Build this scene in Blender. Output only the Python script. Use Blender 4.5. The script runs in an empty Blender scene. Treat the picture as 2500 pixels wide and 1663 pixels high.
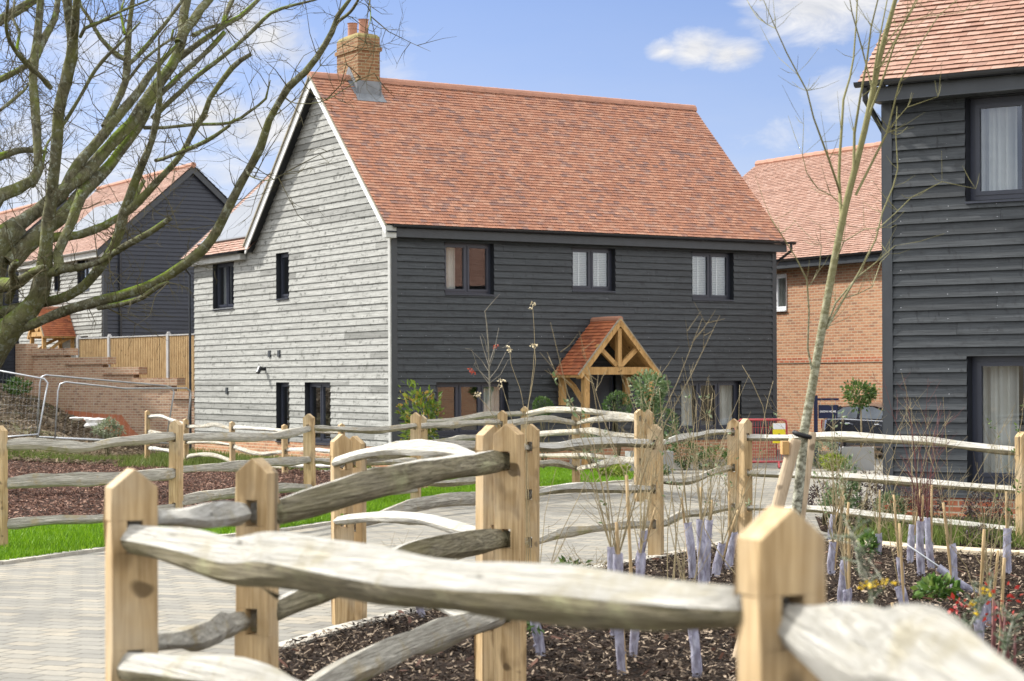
import bpy, bmesh, math, random
import numpy as np
from mathutils import Vector, Matrix
rnd = random.Random(7)
npr = np.random.default_rng(7)
SC = bpy.context.scene
COL = SC.collection
R = math.radians

# ------------------------------------------------------------------ camera, sky, sun
FPX, CX0, HY0, ROLL, EYE = 4693.0, 1250.0, 926.0, 0.0045, 1.62     # focal length in pixels of a 2500 px wide frame, eye height
cam = bpy.data.cameras.new("camera")
cam.sensor_width = 36.0
cam.lens = 36.0 * FPX / 2500.0
cam.shift_y = (HY0 - 831.5) / 2500.0
cam.clip_start, cam.clip_end = 0.1, 3000.0
cam.dof.use_dof = True
cam.dof.focus_distance = 20.0
cam.dof.aperture_fstop = 5.6
camo = bpy.data.objects.new("camera", cam)
COL.objects.link(camo)
camo.location = (0, 0, EYE)
camo.rotation_euler = (R(90), ROLL, 0)
SC.camera = camo

SUN_EL = R(42)
SUN_AZ = math.atan2(-0.90, 0.43)           # measured from +Y towards +X
sv = Vector((math.sin(SUN_AZ) * math.cos(SUN_EL), math.cos(SUN_AZ) * math.cos(SUN_EL), math.sin(SUN_EL)))
sl = bpy.data.lights.new("sun", 'SUN')
sl.energy = 3.7
sl.angle = R(2.5)
sl.color = (1.0, 0.965, 0.91)
so = bpy.data.objects.new("sun", sl)
COL.objects.link(so)
so.rotation_euler = (-sv).to_track_quat('-Z', 'Y').to_euler()

SC.view_settings.view_transform = 'Standard'
SC.view_settings.look = 'None'
SC.view_settings.exposure = 0.90
SC.view_settings.gamma = 1.0
SC.view_settings.use_curve_mapping = False
SC.cycles.max_bounces = 6
SC.cycles.transparent_max_bounces = 12
SC.cycles.use_denoising = True


def pix_ray(x, y):
    px, py = x - CX0, HY0 - y
    c, s = math.cos(ROLL), math.sin(ROLL)
    return Vector(((px * c + py * s) / FPX, 1.0, (-px * s + py * c) / FPX))


def at(x, y, d):
    """a point of the photograph (2500 px frame) at d metres in front of the camera"""
    r = pix_ray(x, y)
    return Vector((r.x * d, d, EYE + r.z * d))


class NT:
    """short hand for building node trees"""
    def __init__(s, tree):
        s.t = tree
        s.n = tree.nodes
        s.n.clear()

    def add(s, kind, ins=None, **props):
        nd = s.n.new(kind)
        for k, v in props.items():
            setattr(nd, k, v)
        for k, v in (ins or {}).items():
            sock = nd.inputs[k]
            if isinstance(v, bpy.types.NodeSocket):
                s.t.links.new(v, sock)
            elif isinstance(v, bpy.types.Node):
                s.t.links.new(v.outputs[0], sock)
            else:
                sock.default_value = v
        return nd

    def link(s, a, b):
        s.t.links.new(a, b)

    def math(s, op, a, b=0.0, clamp=False):
        nd = s.add('ShaderNodeMath', {0: a, 1: b}, operation=op)
        nd.use_clamp = clamp
        return nd.outputs[0]

    def mix(s, f, a, b, mode='MIX'):
        nd = s.n.new('ShaderNodeMix')
        nd.data_type = 'RGBA'
        nd.blend_type = mode
        for i, v in ((0, f), (6, a), (7, b)):
            if isinstance(v, bpy.types.NodeSocket):
                s.t.links.new(v, nd.inputs[i])
            else:
                nd.inputs[i].default_value = v if i == 0 else (tuple(v) + (1,) if len(v) == 3 else v)
        return nd.outputs[2]

    def ramp(s, f, stops, interp='LINEAR'):
        nd = s.n.new('ShaderNodeValToRGB')
        nd.color_ramp.interpolation = interp
        els = nd.color_ramp.elements
        while len(els) < len(stops):
            els.new(0.5)
        for e, (p, c) in zip(els, stops):
            e.position = p
            e.color = (c, c, c, 1) if isinstance(c, (int, float)) else tuple(c) + (1,)
        s.t.links.new(f, nd.inputs[0])
        return nd.outputs[0]

    def noise(s, vec, scale, detail=3.0, rough=0.55, dist=0.0):
        return s.add('ShaderNodeTexNoise', {'Vector': vec, 'Scale': scale, 'Detail': detail, 'Roughness': rough, 'Distortion': dist}).outputs[0]

    def mapping(s, vec, scale=(1, 1, 1), loc=(0, 0, 0), rot=(0, 0, 0)):
        return s.add('ShaderNodeMapping', {'Vector': vec, 'Location': loc, 'Rotation': rot, 'Scale': scale}).outputs[0]


# sky: Nishita looked up higher than the true elevation, with procedural clouds laid over it by direction
wd = bpy.data.worlds.new("World")
SC.world = wd
wd.use_nodes = True
w = NT(wd.node_tree)
wo = w.add('ShaderNodeOutputWorld')
bgn = w.add('ShaderNodeBackground', {'Strength': 0.15})
w.link(bgn.outputs[0], wo.inputs[0])
dirv = w.add('ShaderNodeTexCoord').outputs['Generated']
sepd = w.add('ShaderNodeSeparateXYZ', {0: dirv})
zup = w.math('ADD', w.math('MULTIPLY', w.math('MAXIMUM', sepd.outputs[2], 0.0), 2.6), 0.10)
skyv = w.add('ShaderNodeCombineXYZ', {0: sepd.outputs[0], 1: sepd.outputs[1], 2: zup}).outputs[0]
skyv = w.add('ShaderNodeVectorMath', {0: skyv}, operation='NORMALIZE').outputs[0]
sky = w.add('ShaderNodeTexSky', {'Vector': skyv}, sky_type='NISHITA', sun_disc=False, sun_elevation=SUN_EL,
            sun_rotation=SUN_AZ, altitude=50.0, air_density=1.0, dust_density=0.6, ozone_density=2.2)
skyc = sky.outputs[0]
flat = w.mapping(dirv, (1, 1, 1.7))
n1 = w.noise(w.mapping(dirv, (1, 1, 1.9)), 9.0, 7.0, 0.6, 0.25)
n2 = w.noise(w.mapping(dirv, (1, 1, 2.4)), 30.0, 9.0, 0.68, 0.6)
blobs = [(1700, 122, 0.020, 0.95), (1770, 135, 0.017, 0.9), (1810, 130, 0.014, 0.85), (1625, 125, 0.012, 0.8), (1990, 10, 0.038, 1.0), (1930, -10, 0.03, 0.9), (2080, -20, 0.04, 1.0),
         (660, 95, 0.026, 1.0), (590, 60, 0.030, 0.9), (715, 130, 0.018, 0.8), (500, 282, 0.028, 0.95), (545, 265, 0.020, 0.9), (640, 312, 0.026, 1.0), (590, 318, 0.020, 0.8), (690, 330, 0.018, 0.8),
         (420, 290, 0.03, 0.7), (300, 230, 0.035, 0.5), (60, 330, 0.05, 0.6), (330, 380, 0.04, 0.7), (2070, 235, 0.026, 0.7), (560, 430, 0.026, 0.5),
         (30, 60, 0.05, 0.35), (950, 175, 0.02, 0.35), (480, 140, 0.04, 0.65), (200, 120, 0.06, 0.55), (350, 470, 0.06, 0.75), (120, 450, 0.06, 0.8), (680, 230, 0.035, 0.55), (400, 30, 0.04, 0.55), (1020, 80, 0.025, 0.22), (1900, 330, 0.03, 0.35), (1400, 60, 0.04, 0.18), (-400, 200, 0.1, 0.9), (2900, 60, 0.1, 0.9)]
acc = None
for bx_, by_, rad, amp in blobs:
    d = pix_ray(bx_, by_).normalized()
    q = w.add('ShaderNodeVectorMath', {0: flat, 1: (d.x, d.y, d.z * 1.7)}, operation='DISTANCE').outputs['Value']
    m = w.math('MULTIPLY', w.math('SUBTRACT', 1.0, w.math('DIVIDE', q, rad * 1.25), True), amp)
    acc = m if acc is None else w.math('MAXIMUM', acc, m)
den = w.math('ADD', w.math('MULTIPLY', acc, 0.62), w.math('ADD', w.math('MULTIPLY', n1, 0.45), w.math('MULTIPLY', n2, 0.56)))
cov = w.ramp(den, [(0.63, 0.0), (0.80, 0.5), (1.02, 1.0)])
cov = w.math('MULTIPLY', cov, w.ramp(acc, [(0.0, 0.0), (0.2, 1.0)]))
# unseen bright cloud added overhead and behind the camera for neutral fill light
up_ = w.ramp(sepd.outputs[2], [(0.22, 0.0), (0.42, 1.0)])
rear = w.ramp(sepd.outputs[1], [(0.40, 1.0), (0.55, 0.0)])
broad = w.math('MULTIPLY', w.math('MAXIMUM', up_, w.math('MULTIPLY', rear, 0.8)), w.ramp(w.noise(dirv, 2.2, 5.0, 0.55, 0.3), [(0.36, 0.0), (0.52, 1.0)]))
low = w.ramp(sepd.outputs[2], [(0.0, 1.0), (0.06, 0.85), (0.13, 0.35), (0.2, 0.0)])     # thin milky veil towards the horizon
veil = w.math('MULTIPLY', w.ramp(w.noise(w.mapping(dirv, (1, 1, 4.0)), 6.0, 5.0, 0.6), [(0.3, 0.5), (0.7, 1.0)]), low)
blue = w.add('ShaderNodeHueSaturation', {'Color': skyc, 'Hue': 0.507, 'Saturation': 0.97, 'Value': 0.78}).outputs[0]
skym = w.mix(veil, blue, (2.6, 2.75, 2.95))
ccol = w.mix(w.ramp(n2, [(0.35, 0.0), (0.65, 1.0)]), (2.5, 2.58, 2.8), (3.4, 3.4, 3.45))
skym = w.mix(cov, skym, ccol)
skym = w.mix(broad, skym, (7.9, 8.0, 8.15))
w.link(skym, bgn.inputs[0])


# ------------------------------------------------------------------ helpers
def tag(o, label=None, cat=None, group=None, kind=None):
    if label:
        o['label'] = label
    if cat:
        o['category'] = cat
    if group:
        o['group'] = group
    if kind:
        o['kind'] = kind
    return o


def empty(name, loc=(0, 0, 0), rz=0.0, label=None, cat=None, group=None):
    o = bpy.data.objects.new(name, None)
    COL.objects.link(o)
    o.location = loc
    o.rotation_euler = (0, 0, rz)
    o.empty_display_size = 0.3
    return tag(o, label, cat, group)


def mesh_obj(name, verts, faces, mats, parent=None, smooth=False, mi=None, recalc=True):
    me = bpy.data.meshes.new(name)
    me.from_pydata([tuple(v) for v in verts], [], faces)
    if not isinstance(mats, (list, tuple)):
        mats = [mats]
    for m in mats:
        me.materials.append(m)
    if mi is not None:
        me.polygons.foreach_set('material_index', mi)
    if recalc:
        b = bmesh.new()
        b.from_mesh(me)
        bmesh.ops.recalc_face_normals(b, faces=b.faces)
        b.to_mesh(me)
        b.free()
    if smooth:
        me.polygons.foreach_set('use_smooth', [True] * len(me.polygons))
    me.update()
    o = bpy.data.objects.new(name, me)
    COL.objects.link(o)
    if parent is not None:
        o.parent = parent
    return o


def children(o):
    return [c for c in COL.objects if c.parent == o]


def copy_tree(o, parent=None):
    c = o.copy()
    COL.objects.link(c)
    if parent is not None:
        c.parent = parent
    for ch in children(o):
        copy_tree(ch, c)
    return c


class MB:
    """collects shapes for ONE mesh"""
    def __init__(s):
        s.v, s.f, s.m = [], [], []
        s.mi = 0

    def poly(s, *pts):
        i = len(s.v)
        s.v += [tuple(p) for p in pts]
        s.f.append(tuple(range(i, i + len(pts))))
        s.m.append(s.mi)

    def box(s, c, size, M=None):
        cx, cy, cz = c
        hx, hy, hz = size[0] / 2, size[1] / 2, size[2] / 2
        P = [Vector((cx + a * hx, cy + b * hy, cz + d * hz)) for d in (-1, 1) for a, b in ((-1, -1), (1, -1), (1, 1), (-1, 1))]
        if M is not None:
            P = [M @ p for p in P]
        s.hexa(P)

    def hexa(s, P):
        i = len(s.v)
        s.v += [tuple(p) for p in P]
        for f in ((3, 2, 1, 0), (4, 5, 6, 7), (0, 1, 5, 4), (1, 2, 6, 5), (2, 3, 7, 6), (3, 0, 4, 7)):
            s.f.append(tuple(i + k for k in f))
            s.m.append(s.mi)

    def bar(s, a, b, wdt, hgt, up=(0, 0, 1), ext=0.0):
        a, b = Vector(a), Vector(b)
        d = (b - a).normalized()
        a = a - d * ext
        b = b + d * ext
        sd = d.cross(Vector(up))
        if sd.length < 1e-5:
            sd = d.cross(Vector((0, 1, 0)))
        sd.normalize()
        u = sd.cross(d)
        P = []
        for q in (a, b):
            P += [q - sd * wdt / 2 - u * hgt / 2, q + sd * wdt / 2 - u * hgt / 2, q + sd * wdt / 2 + u * hgt / 2, q - sd * wdt / 2 + u * hgt / 2]
        s.hexa(P)

    def tube(s, pts, radii, n=8, cap=True, rot0=0.0, bump=0.0):
        pts = [Vector(p) for p in pts]
        if isinstance(radii, (int, float)):
            radii = [radii] * len(pts)
        base = len(s.v)
        d = (pts[1] - pts[0]).normalized()
        u = d.orthogonal().normalized()
        prev = d
        for k, p in enumerate(pts):
            if k == 0:
                d = (pts[1] - p)
            elif k == len(pts) - 1:
                d = (p - pts[k - 1])
            else:
                d = (pts[k + 1] - pts[k - 1])
            d = d.normalized() if d.length > 1e-9 else prev
            u = (u - d * u.dot(d))
            u = u.normalized() if u.length > 1e-6 else d.orthogonal().normalized()
            vv = d.cross(u)
            prev = d
            for j in range(n):
                a = rot0 + 2 * math.pi * j / n
                r = radii[k] * (1 + (rnd.uniform(-bump, bump) if bump else 0))
                s.v.append(tuple(p + (u * math.cos(a) + vv * math.sin(a)) * r))
        for k in range(len(pts) - 1):
            for j in range(n):
                a = base + k * n + j
                b = base + k * n + (j + 1) % n
                s.f.append((a, b, b + n, a + n))
                s.m.append(s.mi)
        if cap:
            s.f.append(tuple(base + j for j in range(n)))
            s.m.append(s.mi)
            e = base + (len(pts) - 1) * n
            s.f.append(tuple(e + j for j in range(n)))
            s.m.append(s.mi)

    def lathe(s, prof, c=(0, 0, 0), n=14, M=None):
        base = len(s.v)
        for r, z in prof:
            for j in range(n):
                a = 2 * math.pi * j / n
                p = Vector((c[0] + r * math.cos(a), c[1] + r * math.sin(a), c[2] + z))
                s.v.append(tuple(M @ p if M is not None else p))
        for k in range(len(prof) - 1):
            for j in range(n):
                a = base + k * n + j
                b = base + k * n + (j + 1) % n
                s.f.append((a, b, b + n, a + n))
                s.m.append(s.mi)
        s.f.append(tuple(base + j for j in range(n)))
        s.m.append(s.mi)
        e = base + (len(prof) - 1) * n
        s.f.append(tuple(e + j for j in range(n)))
        s.m.append(s.mi)

    def build(s, name, mats, parent=None, smooth=False, recalc=True):
        return mesh_obj(name, s.v, s.f, mats, parent, smooth, s.m if isinstance(mats, (list, tuple)) and len(mats) > 1 else None, recalc)


# ------------------------------------------------------------------ materials
MATS = {}


def mat(name):
    def deco(fn):
        m = bpy.data.materials.new(name)
        m.use_nodes = True
        t = NT(m.node_tree)
        out = t.add('ShaderNodeOutputMaterial')
        b = t.add('ShaderNodeBsdfPrincipled')
        t.link(b.outputs[0], out.inputs[0])
        fn(t, b, out)
        MATS[name] = m
        return fn
    return deco


def setp(t, b, color=None, rough=None, bump=None, bstr=0.3, bdist=0.02, spec=None, metal=None):
    for key, v in (('Base Color', color), ('Roughness', rough), ('Specular IOR Level', spec), ('Metallic', metal)):
        if v is None:
            continue
        if isinstance(v, bpy.types.NodeSocket):
            t.link(v, b.inputs[key])
        else:
            b.inputs[key].default_value = (tuple(v) + (1,)) if isinstance(v, (tuple, list)) else v
    if bump is not None:
        bn = t.add('ShaderNodeBump', {'Height': bump, 'Strength': bstr, 'Distance': bdist})
        t.link(bn.outputs[0], b.inputs['Normal'])


def objc(t):
    return t.add('ShaderNodeTexCoord').outputs['Object']


def island(t):
    return t.add('ShaderNodeNewGeometry').outputs['Random Per Island']


def along(t):
    """(x+y, z) of the object: runs along a wall whichever way the wall faces"""
    o = objc(t)
    s = t.add('ShaderNodeSeparateXYZ', {0: o})
    u = t.math('ADD', s.outputs[0], s.outputs[1])
    return u, s.outputs[2], o


def plain(name, color, rough=0.6, var=0.12, scale=6.0, spec=0.4, metal=0.0, bstr=0.15):
    @mat(name)
    def _(t, b, out):
        o = objc(t)
        n = t.noise(o, scale, 5.0)
        c = t.mix(t.ramp(n, [(0.3, 0.0), (0.7, 1.0)]), tuple(x * (1 - var) for x in color), tuple(min(1, x * (1 + var)) for x in color))
        setp(t, b, c, rough, n, bstr, 0.01, spec, metal)
    return MATS[name]


def boards(name, dark, light, stain, amount, rough, spec):
    @mat(name)
    def _(t, b, out):
        u, z, o = along(t)
        isl = island(t)
        v = t.add('ShaderNodeCombineXYZ', {0: t.math('MULTIPLY', u, 0.9), 1: t.math('MULTIPLY', isl, 37.0), 2: t.math('MULTIPLY', z, 22.0)}).outputs[0]
        g = t.noise(v, 2.2, 7.0, 0.65, 0.4)
        v2 = t.add('ShaderNodeCombineXYZ', {0: t.math('MULTIPLY', u, 3.2), 1: t.math('MULTIPLY', isl, 11.0), 2: t.math('MULTIPLY', z, 5.0)}).outputs[0]
        k = t.noise(v2, 2.0, 4.0, 0.6, 0.2)
        c = t.mix(t.ramp(g, [(0.32, 0.0), (0.68, 1.0)]), dark, light)
        c = t.mix(t.math('MULTIPLY', t.ramp(isl, [(0.0, 0.0), (0.8, 0.15), (1.0, 0.8)]), amount), c, stain)
        c = t.mix(t.math('MULTIPLY', t.ramp(k, [(0.56, 0.0), (0.72, 1.0)]), amount * 1.3), c, stain)
        v3 = t.add('ShaderNodeCombineXYZ', {0: t.math('MULTIPLY', u, 16.0), 1: t.math('MULTIPLY', isl, 23.0), 2: t.math('MULTIPLY', z, 6.0)}).outputs[0]
        kn = t.noise(v3, 1.0, 3.0, 0.6, 0.2)
        c = t.mix(t.math('MULTIPLY', t.ramp(kn, [(0.62, 0.0), (0.72, 1.0)]), min(1.0, amount * 1.5)), c, stain)
        setp(t, b, c, rough, g, 0.35, 0.01, spec)


boards('black boards', (0.0135, 0.0170, 0.0190), (0.056, 0.062, 0.066), (0.0085, 0.0100, 0.0108), 0.6, 0.5, 0.40)
boards('blue black boards', (0.018, 0.021, 0.030), (0.038, 0.043, 0.058), (0.012, 0.014, 0.018), 0.5, 0.5, 0.42)
boards('sunlit boards', (0.22, 0.22, 0.20), (0.45, 0.45, 0.415), (0.085, 0.085, 0.075), 0.8, 0.7, 0.3)  # black boards with the sun's sheen painted in as pale grey, plus stains


def tiles(name, stops):
    @mat(name)
    def _(t, b, out):
        o = objc(t)
        isl = island(t)
        n = t.noise(o, 0.55, 3.0)
        f = t.math('ADD', t.math('MULTIPLY', isl, 0.8), t.math('MULTIPLY', n, 0.22), True)
        c = t.ramp(f, stops)
        n2 = t.noise(o, 9.0, 5.0)
        c = t.mix(t.ramp(n2, [(0.35, 0.0), (0.75, 0.45)]), c, tuple(x * 0.62 for x in stops[1][1]))
        setp(t, b, c, 0.72, n2, 0.25, 0.01, 0.3)


tiles('clay tiles', [(0.0, (0.22, 0.155, 0.14)), (0.14, (0.30, 0.165, 0.125)), (0.34, (0.43, 0.19, 0.11)), (0.60, (0.49, 0.225, 0.13)), (0.84, (0.53, 0.275, 0.17)), (0.93, (0.40, 0.24, 0.18)), (1.0, (0.28, 0.20, 0.185))])
tiles('pale clay tiles', [(0.0, (0.22, 0.135, 0.105)), (0.2, (0.31, 0.17, 0.12)), (0.6, (0.37, 0.215, 0.155)), (1.0, (0.41, 0.265, 0.205))])
tiles('orange clay tiles', [(0.0, (0.16, 0.06, 0.035)), (0.25, (0.36, 0.11, 0.05)), (0.7, (0.48, 0.165, 0.07)), (1.0, (0.30, 0.12, 0.07))])


def brick(name, c1, c2, c3, mortar, sc=1.0, bias=0.0):
    @mat(name)
    def _(t, b, out):
        u, z, o = along(t)
        v = t.add('ShaderNodeCombineXYZ', {0: u, 1: z, 2: 0.0}).outputs[0]
        br = t.add('ShaderNodeTexBrick', {'Vector': v, 'Color1': (0, 0, 0, 1), 'Color2': (1, 1, 1, 1), 'Mortar': (0.5, 0.5, 0.5, 1), 'Scale': 1.0,
                                          'Mortar Size': 0.011, 'Mortar Smooth': 0.25, 'Bias': bias, 'Brick Width': 0.225 * sc, 'Row Height': 0.075 * sc})
        n = t.noise(o, 0.9, 4.0)
        n3 = t.noise(o, 14.0, 5.0)
        f = t.math('ADD', t.math('MULTIPLY', br.outputs[0], 0.75), t.math('MULTIPLY', n, 0.3), True)
        c = t.ramp(f, [(0.0, c1), (0.4, c2), (0.75, c3), (1.0, c2)])
        c = t.mix(t.ramp(n3, [(0.35, 0.0), (0.7, 0.4)]), c, tuple(x * 0.6 for x in c2))
        c = t.mix(br.outputs[1], c, mortar)
        h = t.math('SUBTRACT', t.math('MULTIPLY', n3, 0.25), br.outputs[1])
        setp(t, b, c, 0.85, h, 0.5, 0.012, 0.2)


brick('orange brick', (0.23, 0.14, 0.10), (0.45, 0.205, 0.11), (0.53, 0.29, 0.165), (0.50, 0.40, 0.27))
brick('brown brick', (0.20, 0.12, 0.08), (0.40, 0.225, 0.14), (0.46, 0.30, 0.19), (0.48, 0.40, 0.29))
brick('yellow brick', (0.10, 0.065, 0.045), (0.24, 0.115, 0.055), (0.29, 0.165, 0.08), (0.31, 0.24, 0.14))
brick('red brick', (0.30, 0.09, 0.05), (0.45, 0.14, 0.07), (0.50, 0.19, 0.10), (0.5, 0.42, 0.30))


def wood(name, dark, light, zs=1.0, axis=2, rough=0.7, grey=None):
    @mat(name)
    def _(t, b, out):
        o = objc(t)
        inf = t.add('ShaderNodeObjectInfo')
        sh = t.add('ShaderNodeVectorMath', {0: o, 1: t.add('ShaderNodeCombineXYZ', {0: t.math('MULTIPLY', inf.outputs['Random'], 13.0), 1: 0.0, 2: t.math('MULTIPLY', inf.outputs['Random'], 5.0)}).outputs[0]}, operation='ADD').outputs[0]
        sc = [30.0, 30.0, 30.0]
        sc[axis] = 1.1
        g = t.noise(t.mapping(sh, tuple(sc)), 1.7, 7.0, 0.65, 1.0)
        k = t.noise(t.mapping(sh, (6, 6, 3.4)), 1.9, 2.0, 0.4)
        kr = t.noise(t.mapping(sh, (7.5, 7.5, 7.5), (2, 5, 1)), 1.0, 1.0)
        ck = t.noise(t.mapping(sh, (17, 17, .5), (4, 1, 7)), 1.0, 2.0, 0.5, 0.3)
        st = t.noise(t.mapping(sh, (9, 9, 1.6)), 1.4, 4.0, 0.6, 0.5)
        c = t.mix(t.ramp(g, [(0.34, 0.0), (0.62, 1.0)]), dark, light)
        c = t.mix(t.ramp(st, [(0.46, 0.0), (0.68, 0.65)]), c, tuple(x * 0.72 for x in dark))
        c = t.mix(t.ramp(k, [(0.62, 0.0), (0.74, 0.6)]), c, tuple(x * 0.5 for x in dark))
        c = t.mix(t.ramp(kr, [(0.71, 0.0), (0.745, 0.9)]), c, tuple(x * 0.3 for x in dark))
        c = t.mix(t.ramp(ck, [(0.285, 0.9), (0.30, 0.0)]), c, tuple(x * 0.25 for x in dark))
        c = t.mix(t.math('MULTIPLY', inf.outputs['Random'], 0.28), c, tuple(x * 0.6 for x in light))
        if grey:
            c = t.mix(t.ramp(t.noise(sh, 3.0, 4.0), [(0.45, 0.0), (0.75, 0.7)]), c, grey)
        setp(t, b, c, rough, g, 0.3, 0.006, 0.25)


wood('post wood', (0.30, 0.185, 0.075), (0.58, 0.42, 0.225), grey=(0.47, 0.40, 0.29))
wood('oak beams', (0.42, 0.23, 0.075), (0.60, 0.37, 0.15))
wood('fence panel wood', (0.37, 0.235, 0.10), (0.55, 0.39, 0.20), grey=(0.33, 0.20, 0.085))
wood('stake wood', (0.42, 0.31, 0.19), (0.60, 0.47, 0.32))
wood('cane', (0.36, 0.235, 0.105), (0.50, 0.37, 0.20))


def cleft(name, dark, light, grey, lich):
    @mat(name)
    def _(t, b, out):
        o = objc(t)
        g = t.noise(t.mapping(o, (2.2, 46.0, 46.0)), 1.5, 8.0, 0.68, 1.4)
        p = t.noise(t.mapping(o, (1, 3, 3)), 2.6, 6.0, 0.65, 0.6)
        q = t.noise(t.mapping(o, (1.0, 1.3, 1.3), (3.1, 0, 0)), 5.5, 6.0, 0.65)
        c = t.mix(t.ramp(g, [(0.32, 0.0), (0.60, 1.0)]), dark, light)
        cr = t.noise(t.mapping(o, (0.9, 38.0, 38.0), (1.7, 0, 0)), 1.1, 4.0, 0.5, 1.2)
        c = t.mix(t.ramp(cr, [(0.27, 0.8), (0.33, 0.0)]), c, tuple(x * 0.35 for x in dark))
        c = t.mix(t.ramp(p, [(0.42, 0.0), (0.72, 0.8)]), c, grey)
        c = t.mix(t.ramp(q, [(0.54, 0.0), (0.66, 0.8)]), c, lich)
        setp(t, b, c, 0.85, t.math('ADD', g, t.math('MULTIPLY', cr, 0.7)), 1.0, 0.022, 0.15)


cleft('cleft white', (0.42, 0.395, 0.325), (0.64, 0.62, 0.56), (0.55, 0.525, 0.455), (0.45, 0.405, 0.29))
cleft('cleft grey', (0.19, 0.17, 0.13), (0.62, 0.585, 0.49), (0.31, 0.285, 0.235), (0.42, 0.34, 0.20))
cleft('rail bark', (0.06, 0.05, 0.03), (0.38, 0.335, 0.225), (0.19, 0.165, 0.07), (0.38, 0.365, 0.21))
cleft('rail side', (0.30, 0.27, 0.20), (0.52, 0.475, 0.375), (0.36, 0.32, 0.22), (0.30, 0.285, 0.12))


@mat('tree bark')
def _(t, b, out):
    o = objc(t)
    n = t.noise(o, 2.2, 5.0, 0.6)
    f = t.noise(t.mapping(o, (1, 1, 0.55)), 11.0, 8.0, 0.7, 0.8)
    c = t.mix(t.ramp(f, [(0.3, 0.0), (0.7, 1.0)]), (0.032, 0.028, 0.016), (0.215, 0.20, 0.125))
    c = t.mix(t.ramp(n, [(0.42, 0.0), (0.68, 0.85)]), c, (0.165, 0.175, 0.055))
    c = t.mix(t.ramp(t.noise(o, 9.0, 5.0, 0.7), [(0.54, 0.0), (0.62, 0.85)]), c, (0.27, 0.285, 0.215))
    nz = t.add('ShaderNodeSeparateXYZ', {0: t.add('ShaderNodeNewGeometry').outputs['Normal']}).outputs[2]
    mo = t.math('MULTIPLY', t.ramp(nz, [(0.1, 0.0), (0.75, 1.0)]), t.ramp(t.noise(o, 1.1, 5.0), [(0.48, 0.0), (0.58, 1.0)]))
    c = t.mix(mo, c, (0.15, 0.22, 0.012))
    setp(t, b, c, 0.9, f, 1.0, 0.07, 0.12)


@mat('twig bark')
def _(t, b, out):
    f = t.noise(objc(t), 6.0, 3.0)
    setp(t, b, t.mix(f, (0.05, 0.04, 0.024), (0.13, 0.115, 0.06)), 0.9, None, spec=0.1)


@mat('sapling bark')
def _(t, b, out):
    o = objc(t)
    f = t.noise(t.mapping(o, (1, 1, 1.4)), 32.0, 5.0, 0.7, 0.2)
    zz = t.add('ShaderNodeSeparateXYZ', {0: o}).outputs[2]
    hi = t.ramp(t.math('ADD', t.math('MULTIPLY', zz, 0.28), t.math('MULTIPLY', t.noise(o, 3.0), 0.35)), [(0.42, 0.0), (0.85, 1.0)])
    c = t.mix(t.ramp(f, [(0.42, 0.0), (0.6, 1.0)]), (0.11, 0.105, 0.075), (0.46, 0.46, 0.36))
    c2 = t.mix(f, (0.13, 0.12, 0.045), (0.27, 0.25, 0.12))
    setp(t, b, t.mix(hi, c, c2), 0.8, f, 0.4, 0.008, 0.2)


plain('whip stem', (0.27, 0.215, 0.115), 0.7, 0.35, 14.0)
plain('grey stem', (0.20, 0.175, 0.135), 0.8, 0.3, 14.0)
plain('red stem', (0.12, 0.035, 0.03), 0.6, 0.3, 14.0)
plain('dry seed head', (0.58, 0.50, 0.33), 0.9, 0.2)
plain('anthracite frame', (0.030, 0.034, 0.050), 0.38, 0.08, 3.0, 0.5)
plain('black plastic', (0.018, 0.020, 0.024), 0.32, 0.1, 3.0, 0.5)
plain('fascia paint', (0.040, 0.045, 0.050), 0.45, 0.12, 5.0, 0.45)
plain('sunlit trim paint', (0.45, 0.45, 0.42), 0.6, 0.12, 7.0, 0.3)  # dark trim made pale: sunlight on left-facing boards is put into the colour
plain('pale paint', (0.78, 0.78, 0.76), 0.55, 0.05, 7.0, 0.3)
plain('verge mortar', (0.30, 0.27, 0.20), 0.9, 0.2, 12.0)
plain('lead', (0.155, 0.165, 0.175), 0.5, 0.25, 5.0, 0.5)
plain('terracotta', (0.37, 0.18, 0.115), 0.75, 0.12, 5.0)
plain('mossy mortar', (0.23, 0.185, 0.07), 0.95, 0.3, 9.0)
plain('dark interior', (0.045, 0.042, 0.040), 0.9, 0.2, 1.0, 0.1)
plain('curtain cloth', (0.66, 0.64, 0.60), 0.9, 0.1, 3.0, 0.1)
plain('blind slat', (0.74, 0.72, 0.67), 0.6, 0.06, 3.0, 0.3)
plain('galvanised steel', (0.42, 0.43, 0.44), 0.42, 0.15, 8.0, 0.5, 0.6)
plain('concrete', (0.46, 0.455, 0.44), 0.85, 0.12, 6.0)
plain('planter grey', (0.30, 0.30, 0.29), 0.8, 0.08, 4.0)
plain('navy paint', (0.012, 0.018, 0.055), 0.4, 0.08, 4.0, 0.4)
plain('white letters', (0.80, 0.80, 0.80), 0.5, 0.02)
plain('red plastic', (0.38, 0.05, 0.055), 0.4, 0.12, 6.0, 0.4)
plain('yellow sign', (0.80, 0.66, 0.03), 0.5, 0.03)
plain('car paint', (0.065, 0.072, 0.088), 0.2, 0.05, 1.0, 1.0, 0.35)
M_cp = MATS['car paint'].node_tree.nodes
for n_ in M_cp:
    if n_.type == 'BSDF_PRINCIPLED':
        n_.inputs['Coat Weight'].default_value = 1.0
        n_.inputs['IOR'].default_value = 2.2
plain('car glass', (0.25, 0.275, 0.30), 0.06, 0.3, 2.0, 1.0)
plain('chrome', (0.62, 0.63, 0.65), 0.16, 0.05, 1.0, 0.5, 0.9)
plain('tyre', (0.02, 0.02, 0.02), 0.85, 0.15, 9.0)
plain('lamp lens', (0.50, 0.03, 0.03), 0.2, 0.05)
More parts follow.
